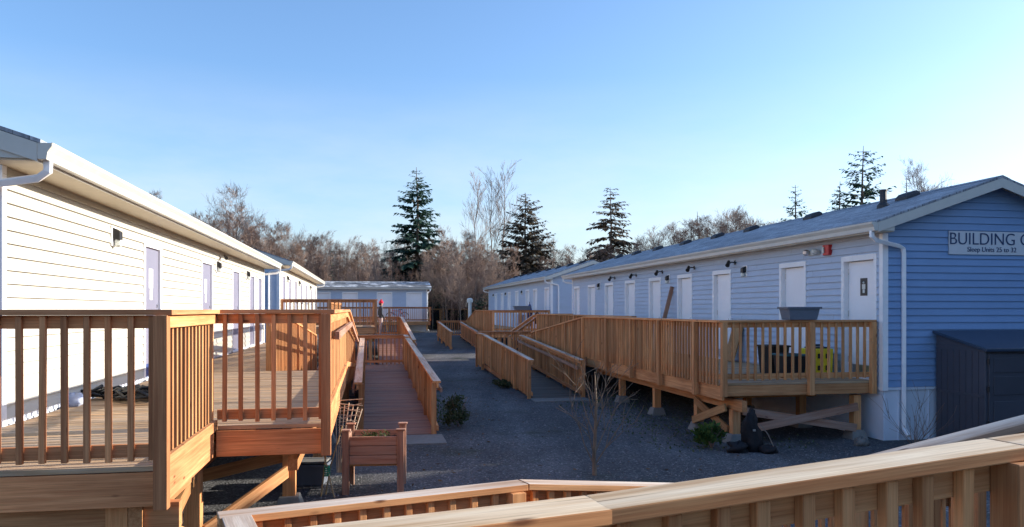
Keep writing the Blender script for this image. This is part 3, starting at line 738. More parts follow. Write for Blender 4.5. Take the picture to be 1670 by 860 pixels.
mb = MB(FB); floor_boards(mb, -1.2, 9.6, 3.72, 4.98, zb0, zb1, wd=.2); floor_boards(mb, 9.6, 11.6, 1.7, 5.0, zb1, wd=.2); mb.build('lower_floor', M['ramp'], rB)
mb = MB(FB); floor_boards(mb, 6.5, 9.6, 1.7, 3.55, ZB, zb1, wd=.2); mb.build('upper_floor', M['ramp'], rB)
railing(rB, FB, (-1.2, 5.02, zb0), (9.6, 5.02, zb1), -1, posts=(0.1, 2.5, 5, 7.5, 10), H=1.0, hand=0.8)
railing(rB, FB, (9.6, 5.02, zb1), (11.6, 5.02, zb1), -1, posts=(0.1, 1.9), H=1.0)
railing(rB, FB, (11.6, 1.7, zb1), (11.6, 5.0, zb1), -1, posts=(0.1, 1.6, 3.2), H=1.0, wm='cedar_red', pick_bottom=-.3, spacing=.11)
railing(rB, FB, (6.5, 3.62, ZB), (9.6, 3.62, zb1), -1, posts=(1.5, 3), pick_bottom=-.2)
# --- deck and ramp of building D
ZD = 1.03
dD = thing('raised_deck', off(OD, 2, -1.5, 0), 'far right deck in front of the pale building beyond, with a tub on its rail', 'deck')
mb = MB(FD); floor_boards(mb, 0.2, 3.6, 0.04, 2.9, ZD, wd=.2); floor_boards(mb, 3.6, 20, 0.04, 1.5, ZD, wd=.3); mb.build('deck_floor', M['deck'], dD)
mb = MB(FD); mb.beam((0.2, 0.03, ZD - .17), (0.2, 2.92, ZD - .17), 0.04, 0.235); mb.beam((0.2, 2.9, ZD - .17), (3.6, 2.9, ZD - .17), 0.04, 0.235); mb.build('rim_board', M['cedar'], dD)
railing(dD, FD, (0.2, 0.04, ZD), (0.2, 2.93, ZD), 1, posts=(0.06, 1.5, 2.86), pick_bottom=-.1)
railing(dD, FD, (0.2, 2.92, ZD), (6, 2.92, ZD), 1, posts=(2, 4), pick_bottom=-.1)
for (x, y) in ((0.4, 2.6), (2.5, 2.6), (0.4, 0.4)): support(dD, FD, x, y, ZD - .28)
rD = thing('wheelchair_ramp', off(OD, 6, -4, 0), 'small far ramp between two low railings just right of the sunlit gravel', 'ramp')
zd0, zd1 = 0.03, 0.42
mb = MB(FD); floor_boards(mb, 2.4, 9.8, 3.42, 4.66, zd0, zd1, wd=.2); floor_boards(mb, 9.8, 11.5, 1.6, 4.66, zd1, wd=.2); floor_boards(mb, 6, 9.8, 1.6, 2.9, ZD, zd1, wd=.2); mb.build('ramp_floor', M['ramp_grey'], rD)
railing(rD, FD, (2.4, 3.38, zd0), (9.8, 3.38, zd1), -1, posts=(0.06, 2.5, 5, 7.3), H=0.95, wm='cedar_red')
railing(rD, FD, (2.4, 4.70, zd0), (9.8, 4.70, zd1), 1, posts=(0.06, 2.5, 5, 7.3), H=0.95)
railing(rD, FD, (6, 2.92, ZD), (9.8, 2.92, zd1), 1, posts=(1.8, 3.7), pick_bottom=-.1)
railing(rD, FD, (11.5, 1.6, zd1), (11.5, 4.7, zd1), 1, posts=(0.1, 1.5, 3.0), H=1.0, wm='cedar_red')
# --- steps in the gap between the two right-hand buildings
st = thing('wooden_steps', off(OC, 21.8, -1.0, 0), 'short wooden steps with steep handrail in the gap between the right-hand buildings', 'steps')
mb = MB(FC)
for k in range(5): mb.box(20.6, 21.7, 1.55 + k * 0.27, 1.84 + k * 0.27, ZC - 0.2 * (k + 1) - 0.035, ZC - 0.2 * (k + 1))
mb.box(20.42, 21.7, 0.05, 1.55, ZC - 0.04, ZC); mb.build('tread', M['deck'], st)
railing(st, FC, (20.58, 1.5, ZC), (20.58, 2.85, ZC - 0.95), 1, posts=(0.05, 1.3), H=1.02)
railing(st, FC, (21.7, 1.5, ZC), (21.7, 2.85, ZC - 0.95), -1, posts=(0.05, 1.3), H=1.02)
railing(st, FC, (21.7, 0.05, ZC), (21.7, 1.5, ZC), -1, posts=(), H=1.02)
# --- deck of building E
ZE = 1.05
dE = thing('raised_deck', (-9, 57.6, 0.35), 'low cedar deck with a bicycle on it in front of the end building', 'deck')
mb = MB(FE); floor_boards(mb, -0.1, 14, 0.04, 1.7, ZE, wd=.3); mb.build('deck_floor', M['deck'], dE)
mb = MB(FE); mb.beam((-0.1, 1.7, ZE - .15), (14, 1.7, ZE - .15), 0.04, 0.24); mb.beam((-0.1, 0.04, ZE - .15), (-0.1, 1.7, ZE - .15), 0.04, 0.24); mb.build('rim_board', M['cedar'], dE)
railing(dE, FE, (-0.1, 1.74, ZE), (14, 1.74, ZE), 1, posts=(0.06, 3, 6, 9, 12), spacing=0.15, wm='cedar_red')
railing(dE, FE, (-0.12, 0.04, ZE), (-0.12, 1.74, ZE), 1, posts=(), spacing=0.12, wm='cedar_red')
for x in (0.1, 3, 6, 9, 12): support(dE, FE, x, 1.5, ZE - .25, 0.2)

# --- the ramp in the foreground: the near rail we look over, and the lower run beyond it
UF = ((0.174, 1.887, 0), (0.9595, 0.2816), (-0.2816, 0.9595))
fr = thing('entry_deck', (0.4, 0.6, 0), 'near deck with the broad pale sunlit handrail crossing the bottom right corner', 'deck')
def free_rail(root, a, c, H, posts, out, wm='cedar', cm='cap_front', bev=0.004, spacing=0.125, pick_bottom=0.06, drop=0.3):
    """a, c: world points of the top cap's far edge; the cap hangs 0.14 towards the camera"""
    a = Vector(a); c = Vector(c); d = (c - a); L = math.hypot(d.x, d.y); dx, dy = d.x / L, d.y / L
    F = ((a.x, a.y, 0), (dx, dy), (-dy, dx))
    off_ = -0.07
    railing(root, F, (0, off_, a.z - H), (L, off_, c.z - H), out, H=H, posts=posts, wm=wm, cm=cm, bev=bev, spacing=spacing, pick_bottom=pick_bottom, post_drop=drop)
P1 = Vector((0.174, 1.887, 1.826)); P2 = Vector((1.526, 2.284, 1.917)); e = (P2 - P1)
J = P1 + e * 0.885
free_rail(fr, (-0.95, 1.36, 1.834), tuple(P1), 1.07, (0.6,), -1)
free_rail(fr, tuple(P1), tuple(J - e * 0.001), 1.07, (1.22,), -1)
free_rail(fr, tuple(J + e * 0.001), tuple(P1 + e * 2.3), 1.07, (0.9, 1.8), -1)
mb = MB(UF); floor_boards(mb, -1.4, 0, -2.3, -0.10, 0.76, wd=.14); floor_boards(mb, 0, 3.2, -2.3, -0.10, 0.76, 0.96, wd=.14); mb.build('deck_floor', M['deck'], fr)
mb = MB(UF)
for y in (-0.12, -2.28): mb.beam((-1.4, y, 0.60), (0, y, 0.60), 0.04, 0.235); mb.beam((0, y, 0.60), (3.2, y, 0.80), 0.04, 0.235, True)
mb.beam((-1.4, -2.28, 0.60), (-1.4, -0.12, 0.60), 0.04, 0.235)
mb.build('rim_board', M['cedar'], fr)
for (x, y) in ((-1.2, -0.3), (-1.2, -2.1), (0.6, -0.3), (2.8, -0.3), (0.6, -2.1), (2.8, -2.1)): support(fr, UF, x, y, 0.48)
lr = thing('wheelchair_ramp', (0.2, 3.5, 0), 'low foreground ramp whose corner handrail turns toward us at the bottom left', 'ramp')
dv = Vector((0.902, 0.431, 0)); nv = Vector((0.431, -0.902, 0))
LF = ((-1.496, 3.88, 0), (0.902, 0.431), (-0.431, 0.902))
free_rail(lr, (-1.496, 3.88, 1.26), (0.03, 4.61, 1.26), 1.07, (0.05, 1.62), -1, cm='cap', spacing=0.13, drop=0.2)
free_rail(lr, (0.034, 4.612, 1.262), (3.64, 6.334, 0.80), 0.79, (1.9, 3.9), -1, cm='cap', spacing=0.11, drop=0.2)
F2 = ((-1.496, 3.88, 0), (0.431, -0.902), (0.902, 0.431))
railing(lr, F2, (0.142, 0.07, 0.19), (2.3, 0.07, 0.19), 1, H=1.0705, posts=(1.0,), bev=0.004, cm='cap', post_drop=0.2)
mb = MB(LF); floor_boards(mb, 0.0, 1.7, -1.5, -0.02, 0.19); floor_boards(mb, 1.7, 5.7, -1.5, -0.02, 0.19, 0.03); mb.build('ramp_floor', M['ramp'], lr)
# sloping pale rail behind the near handrail at the right edge
tr = thing('stair_railing', (2.4, 3.7, 0), 'sloping grey weathered rail rising behind the near handrail at the right edge', 'railing')
fa, fb = Vector((2.02, 3.6, 1.667)), Vector((2.5, 3.74, 1.748)); de = fb - fa
mb = MB(); mb.beam(fa - de * 1.2 - Vector((0, 0, .02)), fb + de * 3 - Vector((0, 0, .02)), 0.12, 0.038, True); mb.build('top_rail', M['cap'], tr, 0.003)
for k in (-1.0, 1.5, 3.9):
    mb = MB(); q = fa + de * k; mb.beam((q.x, q.y, 0), (q.x, q.y, q.z - .04), 0.089, 0.089); mb.build('post', M['cedar'], tr)
mb = MB()
for k in range(18):
    q = fa + de * (-0.9 + k * 0.27); mb.beam((q.x, q.y, 0.35), (q.x, q.y, q.z - .12), 0.038, 0.038)
mb.beam(fa - de * 1.1 - Vector((0, 0, .10)), fb + de * 2.9 - Vector((0, 0, .10)), 0.038, 0.089, True)
mb.build('balusters', M['cedar'], tr)

# ------------------------------------------------------------------ concrete pads
mb = MB(FA); mb.box(5.2, 6.13, 3.1, 4.62, -0.1, 0.03); tag(mb.build('pavement', M['concrete'], None, 0.01), None, None, kind='structure')
mb = MB(FC); mb.box(6.5, 7.18, 3.3, 4.75, -0.1, 0.024); tag(mb.build('pavement', M['concrete'], None, 0.01), None, None, kind='structure')

# ------------------------------------------------------------------ wall fittings
def lamp(F, s, z, label, group):
    p = (F[0][0] + F[1][0] * s, F[0][1] + F[1][1] * s, F[0][2] + z)
    r = thing('wall_lamp', p, label, 'wall lamp', group)
    mb = MB(F); mb.box(s - 0.10, s + 0.10, 0.004, 0.035, z - 0.13, z + 0.13); mb.build('back_plate', M['trim'], r)
    mb = MB(F)
    P = [(s - .07, 0.035, z + .11), (s + .07, 0.035, z + .11), (s + .06, .12, z + .06), (s - .06, .12, z + .06), (s - .07, 0.035, z - .03), (s + .07, .035, z - .03), (s + .06, .12, z - .06), (s - .06, .12, z - .06)]
    mb.add(P, [(0, 1, 2, 3), (7, 6, 5, 4), (0, 4, 5, 1), (1, 5, 6, 2), (2, 6, 7, 3), (3, 7, 4, 0)]); mb.build('hood', M['dark_metal'], r, 0.006)
    mb = MB(F); mb.lathe((s, .085, z - .14), [(.025, 0), (.05, .02), (.05, .09), (.02, .1)], 10); mb.build('lens', M['pale_plastic'], r)
    return r
for s_, n_ in ((3.1, 'nearest dark wall lamp on the cream wall, left of the first grey door'), (10.1, 'dark wall lamp on the cream wall just past the second grey door'), (14.35, 'farthest dark wall lamp on the nearer cream wall, before its fourth door')):
    lamp(FA, s_, 3.24, n_, 'wall lamps on the nearer cream building')
for s_, n_ in ((2.7, 'first dark wall lamp on the second cream building, nearest its gutter end'), (8.2, 'middle dark wall lamp on the second cream building'), (15.5, 'last dark wall lamp on the second cream building')):
    lamp(FB, s_, 3.2, n_, 'wall lamps on the second cream building')
for s_, n_ in ((4.9, 'square wall lamp on the shaded wall between the second and third white doors'), (9.6, 'wall lamp on the shaded wall above the leaning plank'), (16.5, 'farthest wall lamp on the shaded right-hand wall')):
    lamp(FC, s_, 3.19, n_, 'wall lamps on the right-hand building')
for s_, n_ in ((7.2, 'nearest wall lamp on the pale building beyond'), (12.6, 'second wall lamp on the pale building beyond'), (17.6, 'last wall lamp by the far corner of the pale building')):
    lamp(FD, s_, 3.15, n_, 'wall lamps on the pale building beyond')
def flood(F, s, z, label, group=None):
    p = (F[0][0] + F[1][0] * s, F[0][1] + F[1][1] * s, F[0][2] + z)
    r = thing('floodlight', p, label, 'floodlight', group)
    mb = MB(F); mb.box(s - .04, s + .04, .004, .03, z - .05, z + .05); mb.tube([(s, .02, z), (s, .12, z + .01), (s, .15, z - .02)], .014, 6); mb.build('bracket', M['dark_metal'], r)
    mb = MB(F); mb.tube([(s + .05, .16, z + .03), (s - .03, .22, z - .05), (s - .06, .25, z - .08)], [.035, .05, .055], 8); mb.build('lamp_head', M['dark_metal'], r)
for s_, o_ in ((5.42, 'third'), (7.78, 'fourth'), (10.1, 'fifth'), (12.4, 'sixth'), (14.65, 'seventh')):
    flood(FC, s_, 3.42, 'small dark floodlight under the shaded eave beside the %s white door from the sign end' % o_, 'floodlights under the right-hand eave')
# camera on cream wall
r = thing('security_camera', off(OA, 10.55, .05, 3.47), 'small security camera below the eave of the sunlit cream wall', 'camera')
mb = MB(FA); mb.box(10.5, 10.6, .004, .03, 3.42, 3.52); mb.tube([(10.55, .02, 3.47), (10.55, .12, 3.5)], .015, 6); mb.build('bracket', M['trim'], r)
mb = MB(FA); mb.tube([(10.6, .1, 3.5), (10.4, .17, 3.44), (10.36, .18, 3.43)], [.035, .035, .042], 8); mb.build('camera_body', M['dark_metal'], r)
# emergency light and red horn on building C
px0 = 1.72
r = thing('emergency_light', off(OC, 2.0, -.05, 3.42), 'grey twin emergency light left of the red alarm under the eave', 'emergency light')
mb = MB(FC); mb.box(1.86, 2.2, .004, .06, 3.36, 3.46); mb.build('housing', M['pale_plastic'], r, .01)
for x in (1.9, 2.2):
    mb = MB(FC); mb.lathe((x, .11, 3.42), [(.02, -.06), (.065, -.03), (.07, .03), (.03, .06)], 12); mb.build('lamp_head', M['steel'] if x > 2 else M['pale_plastic'], r)
r = thing('fire_alarm', off(OC, 1.6, -.05, 3.42), 'red fire alarm horn strobe under the eave above the first white door', 'alarm')
mb = MB(FC); mb.box(1.47, 1.67, .004, .09, 3.33, 3.53); mb.build('housing', M['red'], r, .01)
mb = MB(FC); mb.box(1.60, 1.66, .0905, .115, 3.37, 3.49); mb.build('strobe', M['pale_plastic'], r, .006)
# sign
GF = (OC, N, DM)                     # on the gable: x = to the right, y = out towards the camera
sg = thing('sign', off(OC, 0, 2.4, 3.46), 'white sign reading BUILDING C on the blue-shaded gable', 'sign')
mb = MB(GF); mb.box(1.27, 3.0, 0.025, 0.038, 3.254, 3.665); mb.build('board', M['sign'], sg)
def text(body, x, z, height, width, parent, name, thick=0.0):
    cu = bpy.data.curves.new(name, 'FONT'); cu.body = body; cu.size = 1.0; cu.extrude = 0.004; cu.offset = thick
    o = bpy.data.objects.new(name, cu); C.objects.link(o); cu.materials.append(M['sign_ink'])
    bpy.context.view_layer.update()
    dim = o.dimensions.copy()
    dg = bpy.context.evaluated_depsgraph_get(); me = bpy.data.meshes.new_from_object(o.evaluated_get(dg))
    xs = [v.co.x for v in me.vertices]; ys = [v.co.y for v in me.vertices]
    x0, x1, y0, y1 = min(xs), max(xs), min(ys), max(ys)
    capy = 0.729 if body.isupper() else y1
    bpy.data.objects.remove(o); bpy.data.curves.remove(cu)
    sx = width / (x1 - x0); sz = height / (y1 - 0.0)
    base = root_of(parent).location
    for v in me.vertices:
        lx = x + (v.co.x - x0) * sx; lz = z + v.co.y * sz; ly = 0.0425 + v.co.z
        v.co = Vector((GF[0][0] + lx * N[0] + ly * DM[0], GF[0][1] + lx * N[1] + ly * DM[1], lz)) - base
    if not me.materials: me.materials.append(M['sign_ink'])
    ob = bpy.data.objects.new(name, me); C.objects.link(ob); ob.parent = parent
    return ob
text('BUILDING C', 1.29, 3.43, 0.208, 1.62, sg, 'lettering', -0.010)
text('Sleep Units 25 to 32', 1.64, 3.305, 0.085, 1.0, sg, 'lettering', -0.008)

# ------------------------------------------------------------------ shed
SF = (OC, N, DM)
sh = thing('storage_shed', off(OC, -.6, 1.9, 0), 'dark resin storage shed standing against the blue-shaded gable wall', 'shed')
x0, x1, yb, yf, zb_, zf_ = 0.98, 2.75, 0.07, 1.16, 1.86, 1.62
mb = MB(SF); mb.prism([(yb, 0.05), (yf, 0.05), (yf, zf_), (yb, zb_)], x0, x1); 
mb.build('body', M['shed'], sh, 0.012)
mb = MB(SF)
for k in range(1, 8):
    y = yb + k * (yf - yb) / 8; mb.box(x0 - .008, x0 + .002, y - .004, y + .004, .1, zf_ - .02)
for z in (0.12, 0.85): mb.box(x0 - .012, x0 + .003, yb + .02, yf - .02, z, z + .05)
mb.build('side_ribs', M['shed'], sh)
xm = (x0 + x1) / 2
for (a, c) in ((x0 + .05, xm - .005), (xm + .005, x1 - .05)):
    mb = MB(SF); mb.box(a, c, yf + .002, yf + .03, .1, zf_ - .06); dr = mb.build('door', M['shed'], sh, .008)
    mb = MB(SF)
    for (p, q) in ((.18, .8), (.9, 1.2), (1.26, 1.5)): mb.box(a + .08, c - .08, yf + .0302, yf + .042, p, q)
    mb.build('door_panel', M['shed'], dr, .008)
    mb = MB(SF); hx = a - .012 if a < xm - .3 else c + .012
    for z in (.4, .95, 1.4): mb.tube([(hx, yf + .03, z), (hx, yf + .03, z + .09)], .018, 8)
    mb.build('hinge', M['black'], dr)
mb = MB(SF)
mb.prism([(yb - .02, zb_ + .005), (yf + .09, zf_ - .02), (yf + .09, zf_ + .035), (yb - .02, zb_ + .055)], x0 - .06, x1 + .06)
mb.build('lid', M['shed_roof'], sh, .012)

# ------------------------------------------------------------------ things on and around deck C
def tub(F, cx, cy, z0, a, b_, h, mat, label, cat='tub', name='plastic_tub', rim=None, group=None):
    p = MB(F).W((cx, cy, z0)); r = thing(name, p, label, cat, group)
    mb = MB(F); t = .012
    A0, B0, A1, B1 = a * .84, b_ * .84, a, b_
    P = []
    for (aa, bb, z) in ((A0, B0, z0), (A1, B1, z0 + h), (A1 - t, B1 - t, z0 + h), (A0 - t, B0 - t, z0 + .015)):
        for i, j in ((-1, -1), (1, -1), (1, 1), (-1, 1)): P.append((cx + i * aa, cy + j * bb, z))
    fs = [(3, 2, 1, 0), (12, 13, 14, 15)]
    for k in (0, 4, 8):
        for j in range(4): fs.append((k + j, k + (j + 1) % 4, k + 4 + (j + 1) % 4, k + 4 + j))
    mb.add(P, fs); mb.build('body', mat, r, .006)
    mb = MB(F); e = .02
    for (xa, xb, ya, yc) in ((-a - e, a + e, -b_ - e, -b_ - .001), (-a - e, a + e, b_ + .001, b_ + e), (-a - e, -a - .001, -b_, b_), (a + .001, a + e, -b_, b_)):
        mb.box(cx + xa, cx + xb, cy + ya, cy + yc, z0 + h - .03, z0 + h + .004)
    mb.build('rim', rim or mat, r, .004)
    return r
tub(FC, 0.2, 1.47, ZC + 1.072, 0.16, 0.30, 0.22, M['grey_tub'], 'dark grey plastic tub standing on the rail of the shaded deck')
tub(FC, 1.2, 1.06, ZC + .002, 0.22, 0.22, 0.42, M['black'], 'black bin with teal rim beside the yellow container on the deck', 'bin', 'bin', M['teal'])
tub(FC, 1.9, 1.0, ZC + .002, 0.22, 0.22, 0.55, M['black'], 'taller black bin standing behind the teal-rimmed one on the deck', 'bin', 'bin')
yb_ = thing('yellow_container', MB(FC).W((1.25, .47, ZC)), 'yellow lidded container with black handles behind the deck balusters', 'container')
mb = MB(FC); mb.frustum(1.25, .47, ZC + .002, ZC + .52, .19, .2, .2, .215); mb.build('body', M['yellow'], yb_, .02)
mb = MB(FC)
for z in (.16, .38):
    for y in (-.1, .06): mb.box(1.03, 1.06, .47 + y - .02, .47 + y + .05, ZC + z - .04, ZC + z + .05)
mb.build('mark', M['black'], yb_)
mb = MB(FC); mb.tube([(1.25, .34, ZC + .52), (1.25, .36, ZC + .58), (1.25, .56, ZC + .58), (1.25, .58, ZC + .52)], .02, 6); mb.box(1.1, 1.4, .3, .64, ZC + .52, ZC + .545); mb.build('lid', M['black'], yb_, .006)
tub(FC, 1.5, .1 + .12, ZC + .002, .16, .10, .45, M['teal'], 'narrow dark teal bin at the wall right of the yellow container', 'bin', 'bin')
mb = MB(FC); mb.beam((9.5, .45, ZC + .01), (9.25, .05, 2.95), .12, .038, up=(1, 0, 0)); tag(mb.build('plank', M['planter'], None), 'long bare plank leaning against the shaded wall between two white doors', 'plank')
mb = MB(FC); mb.beam((5.2, .3, ZC + .01), (5.2, .05, ZC + .85), .5, .03, up=(0, 1, 0)); tag(mb.build('plywood_board', M['raw'], None), 'brown board leaning on the wall behind the deck corner balusters', 'board')
# below the deck
def heap(name, c, rx, ry, rz, mat, label, cat, seed, n=14, amp=.25, group=None):
    b = MB(); rr = random.Random(seed); P = []; m_ = 9
    ph = [(rr.uniform(0, 6), rr.uniform(1, 4), rr.uniform(1, 4)) for _ in range(5)]
    for i in range(m_ + 1):
        th = math.pi * i / m_
        for j in range(n):
            t = 2 * math.pi * j / n
            k = 1 + amp * sum(math.sin(p + a * t + q * th * 1.5) for p, a, q in ((x, round(y), z) for x, y, z in ph)) / 3
            P.append((c[0] + rx * k * math.sin(th) * math.cos(t), c[1] + ry * k * math.sin(th) * math.sin(t), c[2] + max(-0.02, rz * (k * math.cos(th) + .55))))
    F = []
    for i in range(m_):
        for j in range(n): F.append((i * n + j, (i + 1) * n + j, (i + 1) * n + (j + 1) % n, i * n + (j + 1) % n))
    b.add(P, F); o = b.build(name, mat, None, smooth=True); return tag(o, label, cat, group)
heap('rubbish_bag', (4.08, 12.2, 0), .15, .14, .08, M['black_soft'], 'slumped black rubbish bag on the gravel right of the tall bag under the deck', 'bag', 3)
heap('rubbish_sack', (3.62, 12.25, 0), .17, .15, .10, M['black_soft'], 'flat dark sack lying left of the tall bag under the deck', 'bag', 19, amp=.5)
bg_ = thing('duffel_bag', (3.86, 12.35, 0), 'tall upright dark blue-black bag leaning by the deck corner post', 'bag')
bb = heap('body', (3.86, 12.36, 0), .15, .14, .40, M['black_soft'], None, None, 23, 16, .35); bb.parent = bg_
for v in bb.data.vertices: v.co -= bg_.location
mb = MB(); mb.tube([(3.95, 12.2, .45), (4.06, 12.15, .3), (4.14, 12.15, .12), (4.16, 12.16, .05)], .008, 5); mb.build('strap', M['bark_pale'], bg_)
mb = MB(); mb.box(3.84, 3.88, 12.205, 12.225, .34, .37); mb.build('buckle', M['steel'], bg_)
heap('rock', (5.85, 12.85, 0), .12, .11, .09, M['rock'], 'rounded grey rock beside the white skirting under the downspout', 'rock', 11, amp=.35)

# ------------------------------------------------------------------ things on and below deck A
pile = thing('cable_heap', (-4.55, 9.05, ZA), 'tangled black cable heap lying on the sunlit deck against the cream wall', 'cable')
b = MB(); rr = random.Random(5)
for k in range(9):
    cx, cy, rad = -4.62 + rr.uniform(-.42, .38), 9.0 + rr.uniform(-.15, .3), rr.uniform(.10, .22)
    cx += -.188 * (cy - 9.0)
    pts = []
    for i in range(26):
        t = i * .5; pts.append((cx + rad * 1.5 * math.cos(t) * (1 + .2 * math.sin(i)), cy + rad * math.sin(t), ZA + .03 + .006 * i * rr.uniform(.3, 1)))
    b.tube(pts, .02, 5)
b.build('coil', M['black'], pile, smooth=True)
heap('crumpled_bag', (-4.88, 8.55, ZA), .13, .12, .09, M['pale_blue'], 'small crumpled blue-grey bag left of the black cable heap', 'bag', 8)
hs = thing('hose_coil', (-2.75, 6.0, 0), 'coiled pale hose lying under the near deck behind its front post', 'hose')
b = MB(); pts = []
for i in range(80):
    t = i * .3; pts.append((-3.0 + .33 * math.cos(t), 6.1 + .3 * math.sin(t), .03 + .0045 * i))
b.tube(pts, .02, 6); b.build('coil', M['lattice'], hs, smooth=True)
tub(((0, 0, 0), (1, 0), (0, 1)), -2.62, 10.05, 0.0, .2, .16, .27, M['grey_tub'], 'dark grey tote under the deck edge beside the sunlit support post', 'tote', 'storage_tote')
mb = MB(); mb.box(-2.86, -2.42, 9.9, 10.22, .285, .31); tag(mb.build('paving_slab', M['concrete'], None, .006), 'pale slab lying across the grey tote under the deck', 'slab')
# planter
pt = thing('raised_planter', (-1.74, 9.75, 0), 'raised wooden planter box on four legs in front of the red ramp', 'planter')
PF = ((-1.74, 9.75, 0), (0.995, 0.09), (-0.09, 0.995))
for i, sx in enumerate((-1, 1)):
    for sy in (-1, 1):
        mb = MB(PF); x, y = sx * .335, sy * .27; mb.box(x - .042, x + .042, y - .035, y + .035, -.02, .78); lg = mb.build('leg', M['planter'], pt, .004)
        mb = MB(PF); mb.box(x - .058, x + .058, y - .05, y + .05, .7805, .80); mb.build('post_cap', M['planter'], lg, .004)
mb = MB(PF)
for k in range(3):
    z = .37 + k * .115
    for y in (-.27, .27): mb.box(-.291, .291, y - .019, y + .019, z, z + .108)
    for x in (-.335, .335): mb.box(x - .019, x + .019, -.234, .234, z, z + .108)
mb.build('side_boards', M['planter'], pt, .003)
mb = MB(PF); mb.box(-.29, .29, -.25, .25, .34, .365); mb.build('base_board', M['raw'], pt)
mb = MB(PF); n_ = 10
P = []
for j in range(n_ + 1):
    for i in range(n_ + 1): P.append((-.29 + .58 * i / n_, -.25 + .5 * j / n_, .63 + .025 * math.sin(i * 2.3 + j) * math.cos(j * 1.7)))
mb.add(P, [(j * (n_ + 1) + i, j * (n_ + 1) + i + 1, (j + 1) * (n_ + 1) + i + 1, (j + 1) * (n_ + 1) + i) for j in range(n_) for i in range(n_)])
mb.build('soil', M['soil'], pt, smooth=True)

def leaves(mb, c, rx, ry, rz, n, size, rr, up=.3):
    for _ in range(n):
        while True:
            p = Vector((rr.uniform(-1, 1), rr.uniform(-1, 1), rr.uniform(-1, 1)))
            if p.length < 1: break
        q = Vector((c[0] + p.x * rx, c[1] + p.y * ry, c[2] + p.z * rz))
        a = Vector((rr.gauss(0, 1), rr.gauss(0, 1), rr.gauss(up, .7))).normalized(); s_ = size * rr.uniform(.5, 1.3)
        b_ = a.orthogonal().normalized(); b_ = (Matrix.Rotation(rr.uniform(0, 6.28), 3, a) @ b_)
        mb.add([q, q + a * s_ * .5 + b_ * s_ * .28, q + a * s_, q + a * s_ * .5 - b_ * s_ * .28], [(0, 1, 2, 3)], None, rr.random())
rr = random.Random(21)
pl = thing('planter_herbs', (-1.62, 9.75, .63), 'low withered herbs growing in the raised planter box', 'plant')
mb = MB()
for k in range(9): leaves(mb, (-1.74 + rr.uniform(-.1, .24), 9.75 + rr.uniform(-.18, .18), .67), .07, .07, .045, 22, .05, rr)
mb.build('foliage', M['leaf_dull'], pl)
# trellis
tl = thing('lattice_trellis', (-2.1, 10.25, 0), 'pale fan lattice trellis leaning behind the left side of the planter', 'trellis')
mb = MB()
for k in range(-3, 4):
    mb.beam((-2.28 + k * .012, 10.15, .12), (-2.2 + k * .055, 10.35 + k * .02, 1.02 - abs(k) * .03), .012, .008)
for k in range(9):
    z = .45 + k * .07; wdt = .06 + .11 * (z - .4) / .6
    xm_ = -2.26 + .07 * (z - .12) / .9; ym = 10.15 + .2 * (z - .12) / .9
    mb.beam((xm_ - wdt, ym - .01, z), (xm_ + wdt, ym + .03, z + (.07 if k % 2 else -.03)), .012, .008)
    mb.beam((xm_ - wdt, ym, z + .04), (xm_ + wdt, ym + .02, z - (.05 if k % 2 else -.06)), .012, .008)
mb.build('slats', M['lattice'], tl)
# stakes
sk = thing('bamboo_stakes', (-2.3, 9.3, 0), 'bundle of bamboo stakes tied with green twine left of the planter', 'stakes')
mb = MB(); mb.tube([(-2.33, 9.35, -.02), (-2.27, 9.35, .5), (-2.19, 9.36, 1.05)], [.012, .011, .008], 6)
mb.tube([(-2.15, 9.3, -.02), (-2.24, 9.34, .30), (-2.33, 9.4, .62)], .010, 6); mb.tube([(-2.3, 9.45, -.02), (-2.22, 9.38, .36), (-2.08, 9.4, .85)], .009, 6)
mb.build('stake', M['bamboo'], sk)
mb = MB(); pts = []
for i in range(40): pts.append((-2.255 + .03 * math.cos(i * .9), 9.35 + .03 * math.sin(i * .9), .24 + .0035 * i))
mb.tube(pts, .011, 5); mb.build('twine', M['green_tie'], sk)

# ------------------------------------------------------------------ small plants
def bush(name, c, rx, ry, h, n, size, mat, label, seed, stems=6, cat='plant'):
    r = thing(name, c, label, cat); rr = random.Random(seed)
    mb = MB()
    for k in range(stems):
        a = rr.uniform(0, 6.28); mb.tube([c, (c[0] + rx * .3 * math.cos(a), c[1] + ry * .3 * math.sin(a), c[2] + h * .5), (c[0] + rx * .7 * math.cos(a), c[1] + ry * .7 * math.sin(a), c[2] + h * .9)], [.012, .008, .004], 4)
    mb.build('stem', M['twig'], r)
    mb = MB()
    for k in range(12):
        a = rr.uniform(0, 6.28); q = rr.uniform(0, .75)
        leaves(mb, (c[0] + rx * q * math.cos(a), c[1] + ry * q * math.sin(a), c[2] + h * rr.uniform(.2, .85) * (1.1 - q * .5)), rx * .35, ry * .35, h * .2, n // 12, size, rr, .8)
    mb.build('foliage', mat, r)
    return r
bush('shrub', (-1.05, 14.9, 0), .34, .45, .62, 900, .07, M['leaf_dull'], 'green shrub growing against the outside of the red ramp railing', 31)
bush('fern', (3.28, 12.6, 0), .30, .26, .40, 560, .09, M['leaf'], 'bright green fern under the cross brace of the shaded deck', 32)
bush('weed', (-.25, 22.5, 0), .5, .9, .22, 420, .09, M['leaf_dull'], 'low weeds along the foot of the right-hand ramp railing', 33)
